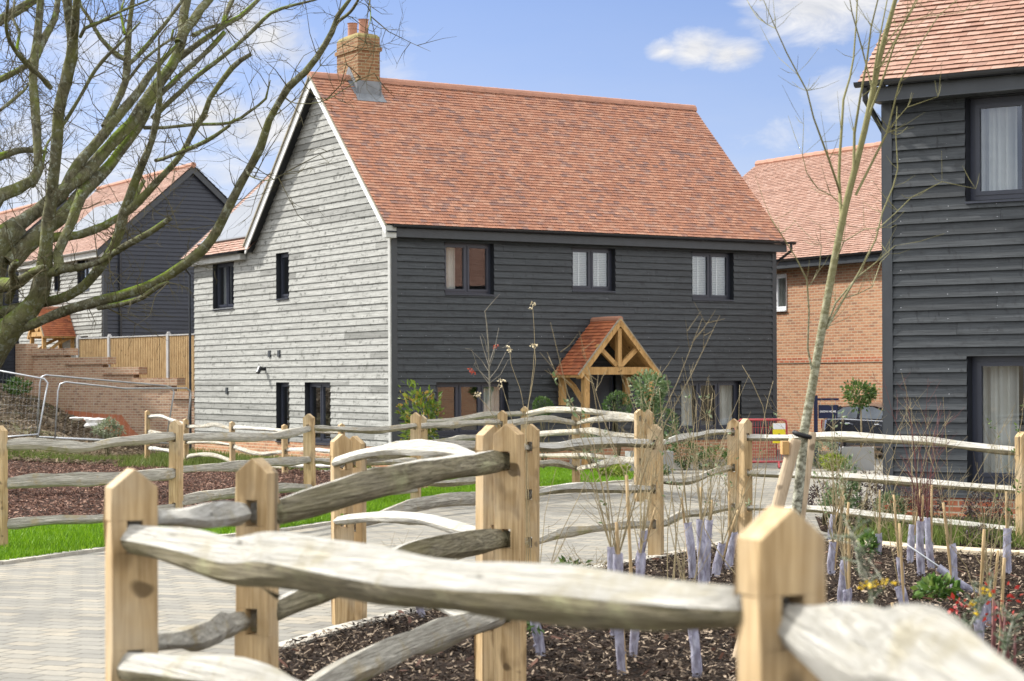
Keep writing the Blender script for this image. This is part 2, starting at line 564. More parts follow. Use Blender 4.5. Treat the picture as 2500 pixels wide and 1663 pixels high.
plain('rubber tie', (0.012, 0.012, 0.013), 0.6, 0.1)
plain('door paint', (0.022, 0.027, 0.036), 0.4, 0.08, 3.0, 0.45)
plain('plaster bag', (0.74, 0.72, 0.68), 0.85, 0.08)
plain('white upvc', (0.78, 0.79, 0.80), 0.35, 0.03)
plain('render footing', (0.44, 0.155, 0.075), 0.95, 0.15, 3.0)
plain('kerb stone', (0.40, 0.37, 0.31), 0.9, 0.2, 7.0)
plain('path slab', (0.50, 0.42, 0.30), 0.9, 0.15, 4.0)
plain('nail head', (0.55, 0.56, 0.58), 0.35, 0.1)


def leaf(name, c1, c2, c3=None, rough=0.45, spec=0.4):
    @mat(name)
    def _(t, b, out):
        isl = island(t)
        st = [(0.0, c1), (0.75, c2), (1.0, c3 or c2)]
        c = t.ramp(isl, st)
        setp(t, b, c, rough, None, spec=spec)
        b.inputs['Transmission Weight'].default_value = 0.0
        tr = t.add('ShaderNodeBsdfTranslucent', {'Color': c})
        mx = t.add('ShaderNodeMixShader', {0: 0.28, 1: b.outputs[0], 2: tr.outputs[0]})
        t.link(mx.outputs[0], out.inputs[0])


leaf('evergreen leaves', (0.035, 0.075, 0.018), (0.10, 0.17, 0.035), (0.17, 0.23, 0.06))
leaf('box leaves', (0.025, 0.06, 0.014), (0.075, 0.14, 0.028), (0.13, 0.19, 0.05))
leaf('photinia leaves', (0.05, 0.10, 0.015), (0.18, 0.25, 0.03), (0.40, 0.22, 0.04))
leaf('variegated leaves', (0.06, 0.12, 0.04), (0.17, 0.24, 0.10), (0.34, 0.38, 0.24))
leaf('purple leaves', (0.03, 0.022, 0.02), (0.085, 0.055, 0.055), (0.15, 0.12, 0.10))
leaf('silver leaves', (0.13, 0.16, 0.085), (0.27, 0.30, 0.18), (0.36, 0.38, 0.26))
leaf('lime leaves', (0.14, 0.20, 0.02), (0.30, 0.36, 0.05), (0.40, 0.44, 0.08))
leaf('fresh leaves', (0.05, 0.11, 0.02), (0.11, 0.20, 0.035), (0.20, 0.27, 0.06))
leaf('gorse needles', (0.04, 0.075, 0.03), (0.08, 0.13, 0.055), (0.13, 0.17, 0.07))
leaf('gorse flowers', (0.75, 0.45, 0.01), (0.85, 0.60, 0.02))
leaf('red leaves', (0.30, 0.02, 0.02), (0.50, 0.05, 0.03), (0.30, 0.08, 0.09))
leaf('berries', (0.45, 0.05, 0.03), (0.55, 0.10, 0.05))
leaf('grass blades', (0.08, 0.18, 0.004), (0.17, 0.32, 0.008), (0.27, 0.42, 0.03), 0.55, 0.3)
leaf('weed blades', (0.07, 0.10, 0.02), (0.15, 0.20, 0.04), (0.24, 0.24, 0.09), 0.6, 0.2)
leaf('bark chips', (0.010, 0.0075, 0.006), (0.058, 0.041, 0.030), (0.55, 0.43, 0.31), 0.85, 0.15)
leaf('red bark chips', (0.035, 0.018, 0.014), (0.17, 0.09, 0.065), (0.46, 0.29, 0.21), 0.85, 0.15)
leaf('soil clods', (0.07, 0.052, 0.034), (0.19, 0.145, 0.098), (0.32, 0.25, 0.17), 0.95, 0.1)


@mat('guard plastic')
def _(t, b, out):
    o = objc(t)
    n = t.noise(t.mapping(o, (9, 9, 3.5)), 3.0, 4.0, 0.6, 0.4)
    c = t.mix(t.ramp(n, [(0.38, 0.0), (0.68, 1.0)]), (0.22, 0.205, 0.26), (0.62, 0.62, 0.72))
    setp(t, b, c, 0.35, n, 0.3, 0.01, 0.4)
    tr = t.add('ShaderNodeBsdfTransparent', {'Color': (0.75, 0.75, 0.86, 1)})
    mx = t.add('ShaderNodeMixShader', {0: 0.36, 1: b.outputs[0], 2: tr.outputs[0]})
    t.link(mx.outputs[0], out.inputs[0])


@mat('window glass')
def _(t, b, out):
    lw = t.add('ShaderNodeLayerWeight', {'Blend': 0.5}).outputs['Facing']
    f = t.math('ADD', t.math('MULTIPLY', t.math('POWER', lw, 3.0), 0.75), 0.12, True)
    wv = t.noise(objc(t), 1.3, 1.0)
    bn = t.add('ShaderNodeBump', {'Height': wv, 'Strength': 0.04, 'Distance': 0.02})
    gl = t.add('ShaderNodeBsdfGlossy', {'Roughness': 0.012, 'Color': (0.92, 0.95, 1.0, 1), 'Normal': bn.outputs[0]})
    tr = t.add('ShaderNodeBsdfTransparent', {'Color': (0.80, 0.84, 0.84, 1)})
    mx = t.add('ShaderNodeMixShader', {0: f, 1: tr.outputs[0], 2: gl.outputs[0]})
    t.link(mx.outputs[0], out.inputs[0])


@mat('solar glass')
def _(t, b, out):
    o = objc(t)
    n = t.noise(o, 1.2, 3.0)
    setp(t, b, t.mix(n, (0.07, 0.08, 0.10), (0.13, 0.145, 0.17)), 0.36, None, spec=0.35)


def ground_mat(name, fn):
    mat(name)(fn)


@mat('soil')
def _(t, b, out):
    o = objc(t)
    n = t.noise(o, 1.2, 8.0, 0.65)
    g = t.noise(o, 0.35, 4.0)
    c = t.mix(t.ramp(n, [(0.3, 0.0), (0.7, 1.0)]), (0.07, 0.052, 0.034), (0.22, 0.17, 0.115))
    c = t.mix(t.ramp(g, [(0.5, 0.0), (0.65, 0.6)]), c, (0.09, 0.105, 0.03))
    setp(t, b, c, 0.95, n, 0.9, 0.12, 0.1)


@mat('mulch floor')
def _(t, b, out):
    o = objc(t)
    n = t.noise(o, 22.0, 6.0, 0.7)
    c = t.mix(t.ramp(n, [(0.35, 0.0), (0.72, 1.0)]), (0.010, 0.007, 0.0055), (0.075, 0.047, 0.032))
    setp(t, b, c, 0.95, n, 1.0, 0.05, 0.1)


@mat('lawn soil')
def _(t, b, out):
    o = objc(t)
    n = t.noise(o, 5.0, 6.0, 0.65)
    c = t.mix(t.ramp(n, [(0.3, 0.0), (0.7, 1.0)]), (0.07, 0.15, 0.006), (0.13, 0.24, 0.012))
    setp(t, b, c, 0.95, n, 0.8, 0.04, 0.1)


@mat('block paving')
def _(t, b, out):
    o = objc(t)
    v = t.mapping(o, (1, 1, 0), (0, 0, 0), (0, 0, R(24)))
    wob = t.add('ShaderNodeVectorMath', {0: v, 1: t.add('ShaderNodeVectorMath', {0: t.add('ShaderNodeTexNoise', {'Vector': o, 'Scale': 3.0}).outputs[1], 'Scale': 0.012}, operation='SCALE').outputs[0]}, operation='ADD').outputs[0]
    br = t.add('ShaderNodeTexBrick', {'Vector': wob, 'Color1': (0, 0, 0, 1), 'Color2': (1, 1, 1, 1), 'Mortar': (0.4, 0.4, 0.4, 1), 'Scale': 1.0, 'Mortar Size': 0.007,
                                      'Mortar Smooth': 0.3, 'Brick Width': 0.23, 'Row Height': 0.155})
    n = t.noise(o, 0.5, 4.0)
    n2 = t.noise(o, 16.0, 5.0, 0.65)
    f = t.math('ADD', t.math('MULTIPLY', br.outputs[0], 0.8), t.math('MULTIPLY', n, 0.2), True)
    c = t.ramp(f, [(0.0, (0.15, 0.143, 0.125)), (0.25, (0.215, 0.203, 0.172)), (0.55, (0.265, 0.248, 0.205)), (0.85, (0.31, 0.275, 0.21)), (1.0, (0.34, 0.295, 0.22))])
    c = t.mix(t.ramp(n2, [(0.35, 0.0), (0.75, 0.5)]), c, (0.165, 0.158, 0.138))
    dirt = t.noise(o, 0.9, 6.0, 0.65, 0.4)
    c = t.mix(t.ramp(dirt, [(0.45, 0.0), (0.72, 0.55)]), c, (0.125, 0.118, 0.10))
    c = t.mix(br.outputs[1], c, t.mix(t.ramp(n2, [(0.4, 0.0), (0.6, 1.0)]), (0.06, 0.055, 0.043), (0.15, 0.14, 0.11)))
    h = t.math('SUBTRACT', t.math('MULTIPLY', n2, 0.3), br.outputs[1])
    setp(t, b, c, 0.8, h, 0.5, 0.01, 0.25)


M_ = MATS

# ------------------------------------------------------------------ the lie of the land
def sstep(x):
    x = max(0.0, min(1.0, x))
    return x * x * (3 - 2 * x)


def terr(x, y):
    z = 0.23 - 0.0125 * min(y, 45.0)
    b = 1.85 * sstep((-x - 9.6) / 7.2) * sstep((y - 38.0) / 15.0)
    return z + b


def on_ground(x, y, d0=1.0, d1=80.0):
    """where the line of sight through a pixel meets the land"""
    r = pix_ray(x, y)
    lo, hi = d0, d1
    for _ in range(40):
        m = (lo + hi) / 2
        if EYE + r.z * m > terr(r.x * m, m):
            lo = m
        else:
            hi = m
    return Vector((r.x * lo, lo, terr(r.x * lo, lo)))


def in_poly(x, y, poly):
    c = False
    j = len(poly) - 1
    for i in range(len(poly)):
        xi, yi = poly[i]
        xj, yj = poly[j]
        if (yi > y) != (yj > y) and x < (xj - xi) * (y - yi) / (yj - yi) + xi:
            c = not c
        j = i
    return c


def sheet(name, poly, off, m, kind='structure', fine=False):
    b = bmesh.new()
    vs = [b.verts.new((x, y, 0)) for x, y in poly]
    b.faces.new(vs)
    bmesh.ops.triangulate(b, faces=b.faces[:])
    bmesh.ops.bisect_plane(b, geom=b.verts[:] + b.edges[:] + b.faces[:], plane_co=(0, 45, 0), plane_no=(0, 1, 0))
    if fine:        # follow the rise of the bank
        for k in range(24):
            bmesh.ops.bisect_plane(b, geom=b.verts[:] + b.edges[:] + b.faces[:], plane_co=(0, 36.2 + .7 * k, 0), plane_no=(0, 1, 0))
        for k in range(12):
            bmesh.ops.bisect_plane(b, geom=b.verts[:] + b.edges[:] + b.faces[:], plane_co=(-14.1 + .5 * k, 0, 0), plane_no=(1, 0, 0))
    for v in b.verts:
        v.co.z = terr(v.co.x, v.co.y) + off
    bmesh.ops.recalc_face_normals(b, faces=b.faces)
    me = bpy.data.meshes.new(name)
    b.to_mesh(me)
    b.free()
    for p in me.polygons:
        if p.normal.z < 0:
            p.flip()
    me.materials.append(m)
    o = bpy.data.objects.new(name, me)
    COL.objects.link(o)
    o['kind'] = kind
    return o


# base land: coarse far away, finer round the soil bank
def grid_land():
    xs = sorted(set([-900, -400, -200, -120, -80, -60, -45, -35] + [-30 + 0.5 * i for i in range(0, 45)] + [-7 + 1.0 * i for i in range(0, 38)] + [35, 45, 60, 100, 200, 400, 900]))
    ys = sorted(set([-300, -100, -40, -15, 0, 10, 20, 30, 36] + [38 + 0.5 * i for i in range(0, 50)] + [65, 70, 80, 100, 150, 250, 500, 1200, 2500]))
    V, Fc = [], []
    for y in ys:
        for x in xs:
            n = 0.0
            if 43.5 < y < 64 and x < -7.5:
                n = 0.07 * math.sin(x * 2.3 + y) * math.cos(y * 1.9) + 0.05 * math.sin(x * 5.1) * math.sin(y * 4.7) + rnd.uniform(-.05, .05)
                n *= sstep((-x - 7.5) / 3) * sstep((y - 43.5) / 2.5)
            V.append((x, y, terr(x, y) + n))
    W_ = len(xs)
    for j in range(len(ys) - 1):
        for i in range(W_ - 1):
            Fc.append((j * W_ + i, j * W_ + i + 1, (j + 1) * W_ + i + 1, (j + 1) * W_ + i))
    o = mesh_obj('ground', V, Fc, M_['soil'], smooth=True, recalc=False)
    o['kind'] = 'structure'


grid_land()
sheet('paving', [(-30, 0.5), (30, 0.5), (40, 44.9), (40, 75), (-8.6, 75), (-8.6, 44), (-8.6, 37), (-30, 30)], 0.004, M_['block paving'])


# ------------------------------------------------------------------ building walls
class Face:
    """a wall plane of a house: P(u along the wall, z, d outwards) in the house's own frame"""
    def __init__(s, ox, oy, ux, uy, nx, ny):
        s.o, s.u, s.n = (ox, oy), (ux, uy), (nx, ny)

    def P(s, u, z, d=0.0):
        return Vector((s.o[0] + s.u[0] * u + s.n[0] * d, s.o[1] + s.u[1] * u + s.n[1] * d, z))


def cut(spans, a, b):
    out = []
    for p, q in spans:
        if b <= p or a >= q:
            out.append((p, q))
        else:
            if a > p:
                out.append((p, a))
            if b < q:
                out.append((b, q))
    return out


def backing(mb, fc, u0, u1, z0, z1, holes, d=0.0):
    us = sorted(set([u0, u1] + [min(max(h[k], u0), u1) for h in holes for k in (0, 1)]))
    zs = sorted(set([z0, z1] + [min(max(h[k], z0), z1) for h in holes for k in (2, 3)]))
    for a, b in zip(us, us[1:]):
        for c, e in zip(zs, zs[1:]):
            mu, mz = (a + b) / 2, (c + e) / 2
            if any(h[0] < mu < h[1] and h[2] < mz < h[3] for h in holes):
                continue
            mb.poly(fc.P(a, c, d), fc.P(b, c, d), fc.P(b, e, d), fc.P(a, e, d))


def cladding(mb, fc, z0, z1, lim, holes, exp=0.15, seed=1, nails=None, nsz=.009, lap=.044, jmin=2.2, jmax=4.8):
    """lapped feather-edge boards; lim(z) gives the two ends of the wall at height z"""
    r = random.Random(seed)
    z = z0
    while z < z1 - 0.02:
        top = min(z + exp + 0.012, z1)
        # split at window heads and sills that fall inside the board
        zz = sorted(set([z, top] + [h[k] for h in holes for k in (2, 3) if z + 0.01 < h[k] < top - 0.01]))
        joints = []
        a0, b0 = lim(z)
        q = a0 + r.uniform(0.6, jmax)
        while q < b0:
            joints.append(q)
            q += r.uniform(jmin, jmax)
        wob = r.uniform(-.003, .003)
        for za, zb in zip(zz, zz[1:]):
            la, lb = lim(za), lim(zb)
            if lb[1] - lb[0] < 0.02 and la[1] - la[0] < 0.05:
                continue
            spans = [(la[0], la[1])]
            for h in holes:
                if h[2] < (za + zb) / 2 < h[3]:
                    spans = cut(spans, h[0] - 0.005, h[1] + 0.005)
            out = []
            for p, q in spans:
                cs = [p] + [j for j in joints if p + 0.15 < j < q - 0.15] + [q]
                out += list(zip(cs, cs[1:]))
            d = lambda zt: lap - (lap - .012) * (zt - z) / exp + wob
            for p, q in out:
                p2 = lb[0] if abs(p - la[0]) < 1e-6 else p + 0.0015
                q2 = lb[1] if abs(q - la[1]) < 1e-6 else q - 0.0015
                p1 = p if abs(p - la[0]) < 1e-6 else p2
                q1 = q if abs(q - la[1]) < 1e-6 else q2
                if q2 < p2:
                    q2 = p2 = (p2 + q2) / 2
                sag = r.uniform(-.0025, .0025)
                P = [fc.P(p1, za + sag, 0.002), fc.P(q1, za - sag, 0.002), fc.P(q1, za - sag, d(za)), fc.P(p1, za + sag, d(za)),
                     fc.P(p2, zb, 0.002), fc.P(q2, zb, 0.002), fc.P(q2, zb, d(zb)), fc.P(p2, zb, d(zb))]
                mb.hexa(P)
        if nails is not None:
            a0, b0 = lim(z)
            u = a0 + 0.1
            while u < b0:
                if not any(h[0] - 0.03 < u < h[1] + 0.03 and h[2] - 0.05 < z < h[3] for h in holes):
                    c = fc.P(u + r.uniform(-.012, .012), z + 0.035 + r.uniform(-.006, .006), 0.032)
                    nails.box(c, (nsz, 0.006, nsz))
                u += 0.6
        z += exp


def reveal(mb, fc, h, depth):
    u0, u1, z0, z1 = h
    o = 0.03
    for a, b in (((u0, z0), (u0, z1)), ((u1, z0), (u1, z1)), ((u0, z0), (u1, z0)), ((u0, z1), (u1, z1))):
        mb.poly(fc.P(a[0], a[1], o), fc.P(b[0], b[1], o), fc.P(b[0], b[1], -depth), fc.P(a[0], a[1], -depth))


def window(fc, h, parent, lights=2, depth=0.10, fill='dark', fm='anthracite frame', sill=True, sash=True, fr=0.055):
    """a framed opening: window > pane, sill, reveal, blind or curtain"""
    u0, u1, z0, z1 = h
    f = MB()
    D = -depth

    def bar(a, b, c, e, d0, d1):
        f.hexa([fc.P(a, c, d0), fc.P(b, c, d0), fc.P(b, c, d1), fc.P(a, c, d1), fc.P(a, e, d0), fc.P(b, e, d0), fc.P(b, e, d1), fc.P(a, e, d1)])
    bar(u0 + .002, u0 + fr, z0 + .002, z1 - .002, D - .06, D)
    bar(u1 - fr, u1 - .002, z0 + .002, z1 - .002, D - .06, D)
    bar(u0 + fr, u1 - fr, z1 - fr, z1 - .002, D - .06, D - .001)
    bar(u0 + fr, u1 - fr, z0 + .002, z0 + fr, D - .06, D - .001)
    wl = (u1 - u0 - 2 * fr) / lights
    gl = MB()
    for k in range(lights):
        a = u0 + fr + k * wl
        b = a + wl
        if k:
            bar(a - .022, a + .022, z0 + fr, z1 - fr, D - .058, D - .002)
        s_ = 0.05 if sash else 0.02
        aa, bb = (a + (.023 if k else .001)), (b - (.023 if k < lights - 1 else .001))
        bar(aa, aa + s_, z0 + fr + .001, z1 - fr - .001, D - .05, D + .013)
        bar(bb - s_, bb, z0 + fr + .001, z1 - fr - .001, D - .05, D + .013)
        bar(aa + s_, bb - s_, z1 - fr - s_, z1 - fr - .001, D - .05, D + .012)
        bar(aa + s_, bb - s_, z0 + fr + .001, z0 + fr + s_, D - .05, D + .012)
        gl.poly(fc.P(aa + s_, z0 + fr + s_, D - .02), fc.P(bb - s_, z0 + fr + s_, D - .02), fc.P(bb - s_, z1 - fr - s_, D - .02), fc.P(aa + s_, z1 - fr - s_, D - .02))
    wn = f.build('window', M_[fm], parent)
    gl.build('pane', M_['window glass'], wn)
    rv = MB()
    reveal(rv, fc, h, depth + 0.01)
    rv.build('reveal', M_[fm if fm == 'white upvc' else 'black plastic'], wn)
    if sill:
        sl_ = MB()
        sl_.hexa([fc.P(u0 - .0, z0 - .035, D), fc.P(u1 + .0, z0 - .035, D), fc.P(u1 + .0, z0 - .035, .06), fc.P(u0 - .0, z0 - .035, .06),
                  fc.P(u0 - .0, z0 - .001, D), fc.P(u1 + .0, z0 - .001, D), fc.P(u1 + .0, z0 - .012, .06), fc.P(u0 - .0, z0 - .012, .06)])
        sl_.build('sill', M_[fm], wn)
    ib = MB()
    I0, I1 = D - .062, D - 2.2
    ib.poly(fc.P(u0 - .5, z0 - .6, I1), fc.P(u1 + .5, z0 - .6, I1), fc.P(u1 + .5, z1 + .3, I1), fc.P(u0 - .5, z1 + .3, I1))
    for (a, c), (b, e) in (((u0 - .5, z0 - .6), (u0 - .5, z1 + .3)), ((u1 + .5, z0 - .6), (u1 + .5, z1 + .3)), ((u0 - .5, z0 - .6), (u1 + .5, z0 - .6)), ((u0 - .5, z1 + .3), (u1 + .5, z1 + .3))):
        ib.poly(fc.P(a, c, I0), fc.P(b, e, I0), fc.P(b, e, I1), fc.P(a, c, I1))
    ib.build('room', M_['dark interior'], wn)
    if 'blind' in fill:
        bl = MB()
        z = z0 + fr + .03
        while z < z1 - fr:
            bl.hexa([fc.P(u0 + fr, z, D - .13), fc.P(u1 - fr, z, D - .13), fc.P(u1 - fr, z + .030, D - .10), fc.P(u0 + fr, z + .030, D - .10),
                     fc.P(u0 + fr, z + .003, D - .13), fc.P(u1 - fr, z + .003, D - .13), fc.P(u1 - fr, z + .033, D - .10), fc.P(u0 + fr, z + .033, D - .10)])
            z += 0.042
        for k in range(1, 2 * lights, 2):
            uu = u0 + fr + wl * lights * k / (2 * lights)
            bl.hexa([fc.P(uu - .012, z0 + fr, D - .085), fc.P(uu + .012, z0 + fr, D - .085), fc.P(uu + .012, z0 + fr, D - .08), fc.P(uu - .012, z0 + fr, D - .08),
                     fc.P(uu - .012, z1 - fr, D - .085), fc.P(uu + .012, z1 - fr, D - .085), fc.P(uu + .012, z1 - fr, D - .08), fc.P(uu - .012, z1 - fr, D - .08)])
        bl.build('blind', M_['blind slat'], wn)
    if 'curtain' in fill:
        def drape(a, b):
            cu = MB()
            n = max(6, int((b - a) / 0.02))
            pts = []
            for k in range(n + 1):
                u = a + (b - a) * k / n
                pts.append((u, D - .2 + 0.035 * math.sin(k * 1.05) + 0.012 * math.sin(k * 2.7)))
            for (p, dp), (q, dq) in zip(pts, pts[1:]):
                cu.poly(fc.P(p, z0 + .02, dp), fc.P(q, z0 + .02, dq), fc.P(q, z1 - .02, dq), fc.P(p, z1 - .02, dp))
            cu.build('curtain', M_['curtain cloth'], wn, smooth=True)
        wd_ = u1 - u0
        if 'left' in fill:
            drape(u0 + .03, u0 + .03 + min(.55, wd_ * .33))
        if 'right' in fill:
            drape(u1 - .03 - min(.55, wd_ * .3), u1 - .03)
        if 'full' in fill:
            drape(u0 + .03, u1 - .03)
    return wn


# ------------------------------------------------------------------ roofs
def tile_slope(mb, e0, udir, up, L, S, gauge=0.1, tw=0.165, lift=0.023, seed=3, skip=None):
    """plain tiles laid from the eave e0 upwards: udir along the eave, up = unit vector up the slope"""
    r = random.Random(seed)
    e0, udir, up = Vector(e0), Vector(udir), Vector(up)
    nn = udir.cross(up)
    if nn.z < 0:
        nn = -nn
    rows = int(S / gauge)
    for j in range(rows):
        s0 = j * gauge
        s1 = min(S, s0 + gauge * 1.12)
        off = (tw / 2 if j % 2 else 0.0) + r.uniform(-.006, .006)
        u = -off
        bow = r.uniform(-.003, .003)
        while u < L - 0.004:
            a = max(0.0, u + .0012)
            b = min(L, u + tw - .0012)
            if b - a > 0.01 and not (skip and skip((a + b) / 2, s0)):
                h0 = lift + r.uniform(-.003, .004) + bow
                ds = r.uniform(-.004, .004)
                i = len(mb.v)
                for uu, ss, hh in ((a, s0 + ds + .016, .001), (b, s0 + ds + .016, .001), (a, s0 + ds, h0), (b, s0 + ds, h0 + r.uniform(-.0015, .0015)), (b, s1, .004), (a, s1, .004)):
                    mb.v.append(tuple(e0 + udir * uu + up * ss + nn * hh))
                mb.f += [(i, i + 1, i + 3, i + 2), (i + 2, i + 3, i + 4, i + 5)]
                mb.m += [mb.mi, mb.mi]
            u += tw


def roof_pair(house, L, yr, ze, zr, y0, y1, x0, mat_, ridge_mat, gauge=0.1, tw=0.165, seed=3, skip=None, name='roof', deck=True):
    """double-pitch roof with its ridge along local x at y=yr; eaves at y0 (front) and y1 (rear)"""
    mb = MB()
    for (ye, sgn, sd) in ((y0, 1, seed), (y1, -1, seed + 1)):
        run = abs(yr - ye)
        S = math.hypot(run, zr - ze)
        up = Vector((0, sgn * run / S, (zr - ze) / S))
        tile_slope(mb, (x0, ye, ze), (1, 0, 0), up, L, S, gauge, tw, seed=sd, skip=skip if sgn == 1 else None)
    dk = MB()
    for ye in (y0, y1):
        P0, P1 = Vector((x0, ye, ze - .004)), Vector((x0, yr, zr - .004))
        for o_ in (0.0,):
            dk.poly(P0, P0 + Vector((L, 0, 0)), P1 + Vector((L, 0, 0)), P1)
    rf = mb.build(name, mat_, house, recalc=False)
    dk.build('roof_deck', M_['dark interior'], rf, recalc=False)
    rg = MB()
    n = int(L / 0.45)
    for k in range(n):
        a = x0 + k * L / n
        b = x0 + (k + 1) * L / n
        for t0 in (0,):
            pts = []
            prof = [(-.13, -.10), (-.115, -.03), (-.07, .028), (0, .05), (.07, .028), (.115, -.03), (.13, -.10)]
            for xx, sc in ((a + .004, 1.0), (b + .012, 1.13)):
                pts.append([Vector((xx, yr + p * sc, zr + .02 + q * sc)) for p, q in prof])
            for i in range(len(prof) - 1):
                rg.poly(pts[0][i], pts[0][i + 1], pts[1][i + 1], pts[1][i])
            rg.poly(*pts[0])
            rg.poly(*pts[1])
    rg.build('ridge_tiles', ridge_mat, rf)
    return rf


def barge(house, x, out, yr, ze, zr, y0, y1, mat_face, w=0.2, th=0.03, drop=0.03, name='barge_board'):
    b = MB()
    for ye in (y0, y1):
        s = 1 if ye < yr else -1
        k = (zr - ze) / abs(yr - ye)
        ye2 = ye + s * 0.05
        P = []
        for xx in (x, x + out * th):
            P.append([Vector((xx, ye2, ze + k * .05 - drop - w * 1.25)), Vector((xx, yr, zr - drop - w * 1.38)), Vector((xx, yr, zr - drop)), Vector((xx, ye2, ze + k * .05 - drop))])
        b.hexa(P[0] + P[1])
    return b.build(name, mat_face, house)


def gutter(house, p0, p1, outv, name='gutter', r=0.06, m='black plastic', brackets=True):
    """half-round gutter from p0 to p1"""
    p0, p1, outv = Vector(p0), Vector(p1), Vector(outv)
    d = (p1 - p0).normalized()
    g = MB()
    prof = [(-math.cos(a) * r, -math.sin(a) * r) for a in [math.pi * k / 7 for k in range(8)]]
    L = (p1 - p0).length
    for (rr, a, b) in ((1.0, 0, L), (0.88, 0, L)):
        for (o1, z1), (o2, z2) in zip(prof, prof[1:]):
            g.poly(p0 + outv * o1 * rr + Vector((0, 0, z1 * rr)), p0 + outv * o2 * rr + Vector((0, 0, z2 * rr)), p1 + outv * o2 * rr + Vector((0, 0, z2 * rr)), p1 + outv * o1 * rr + Vector((0, 0, z1 * rr)))
    for e in (p0, p1):
        g.poly(*[e + outv * o1 + Vector((0, 0, z1)) for o1, z1 in prof])
    if brackets:
        u = 0.35
        while u < L:
            c = p0 + d * u
            for (o1, z1), (o2, z2) in zip(prof, prof[1:]):
                g.poly(*[c + d * s_ + outv * o_ * 1.13 + Vector((0, 0, z_ * 1.13)) for s_, o_, z_ in ((-.03, o1, z1), (-.03, o2, z2), (.03, o2, z2), (.03, o1, z1))])
            u += 0.8
    return g.build(name, M_[m], house, recalc=False)


def downpipe(house, pts, r=0.035, name='downpipe', m='black plastic'):
    p = MB()
    p.tube(pts, r, 10)
    last = Vector(pts[-1])
    z = last.z + 0.4
    while z < pts[-2][2]:
        p.tube([(last.x, last.y, z), (last.x, last.y, z + .05)], r * 1.25, 10)
        z += 1.7
    return p.build(name, M_[m], house, smooth=False)


FRONT = Face(0, 0, 1, 0, 0, -1)
LEFT = Face(0, 0, 0, 1, -1, 0)


def shell(house, L, W, z0, ze, holes_front=(), holes_left=(), apex=None, yr=None, m='dark interior', name='wall_core'):
    s = MB()
    backing(s, FRONT, 0, L, z0, ze, list(holes_front))
    backing(s, LEFT, 0, W, z0, ze, list(holes_left))
    s.poly((L, 0, z0), (L, W, z0), (L, W, ze), (L, 0, ze))
    s.poly((0, W, z0), (L, W, z0), (L, W, ze), (0, W, ze))
    if apex:
        for x in (0, L):
            s.poly((x, 0, ze), (x, apex[1], ze), (x, yr, apex[0]))
    return s.build(name, M_[m], house)


def brick_base(house, L, W, z0, z1, m):
    b = MB()
    for fc, l in ((FRONT, L), (LEFT, W)):
        b.hexa([fc.P(-.02 if fc is LEFT else -.02, z0, -.02), fc.P(l, z0, -.02), fc.P(l, z0, .02), fc.P(-.02, z0, .02), fc.P(-.02, z1, -.02), fc.P(l, z1, -.02), fc.P(l, z1, .02), fc.P(-.02, z1, .02)])
    return b.build('plinth', M_[m], house)


# ------------------------------------------------------------------ the weatherboarded house in the middle
YAW = R(31.6)
HM = empty('weatherboarded_house', (-2.60, 41.7, 0), YAW, 'main house with silvery boarded gable, dark boarded front, orange tiled roof and brick chimney', 'house')
L_, W_ = 10.65, 11.2
hf = [(1.31, 2.57, 3.52, 4.66), (4.67, 5.87, 3.66, 4.66), (8.10, 9.35, 3.52, 4.66), (1.08, 2.93, 0.38, 1.56), (7.75, 9.57, 0.38, 1.56), (4.78, 5.88, -0.1, 1.70)]
hl = [(8.5, 9.84, 3.48, 4.66), (5.2, 5.91, 3.60, 4.70), (5.21, 5.94, 0.15, 1.57), (2.98, 4.33, 0.15, 1.57)]
shell(HM, L_, W_, -0.6, 4.97, hf, hl, (8.45, 7.2), 3.47)
cl = MB()
nl = MB()
cladding(cl, FRONT, 0.15, 4.72, lambda z: (0.12, L_ - .08), hf, seed=5, nails=nl)
for f_ in nl.f:
    cl.f.append(tuple(len(cl.v) + i_ for i_ in f_))
    cl.m.append(1)
cl.v += nl.v
cl.build('front_cladding', [M_['black boards'], M_['nail head']], HM)
cl = MB()


def gable_lim(z):
    if z <= 4.9:
        return (0.02, 11.12)
    k = (z - 4.9) / (8.5 - 4.9)
    return (0.02 + k * 3.45, 7.25 - k * 3.77)


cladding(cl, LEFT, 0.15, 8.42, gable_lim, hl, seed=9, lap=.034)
cl.build('gable_cladding', M_['sunlit boards'], HM)
for xx, yy in ((0.05, -0.02), (L_ - .04, -0.02)):
    cl = MB()
    cl.box((xx, yy, 2.43), (0.13, 0.045, 4.58))
    cl.build('corner_board', M_['fascia paint'], HM)
cl = MB()
cl.box((-0.025, 0.04, 2.43), (0.045, 0.10, 4.58))
cl.build('corner_board', M_['sunlit trim paint'], HM)
brick_base(HM, L_, W_, -0.7, 0.15, 'orange brick')
fills = ['curtain left', 'blind', 'blind', 'curtain right', 'curtain left right']
for h, n, fl in zip(hf[:5], (2, 2, 2, 3, 3), fills):
    window(FRONT, h, HM, n, 0.12, fl, fr=0.06)
for h, n, fl in zip(hl, (2, 1, 1, 2), ('curtain right', 'none', 'none', 'curtain left')):
    window(LEFT, h, HM, n, 0.10, fl)


def chim_skip(u, s):
    return False


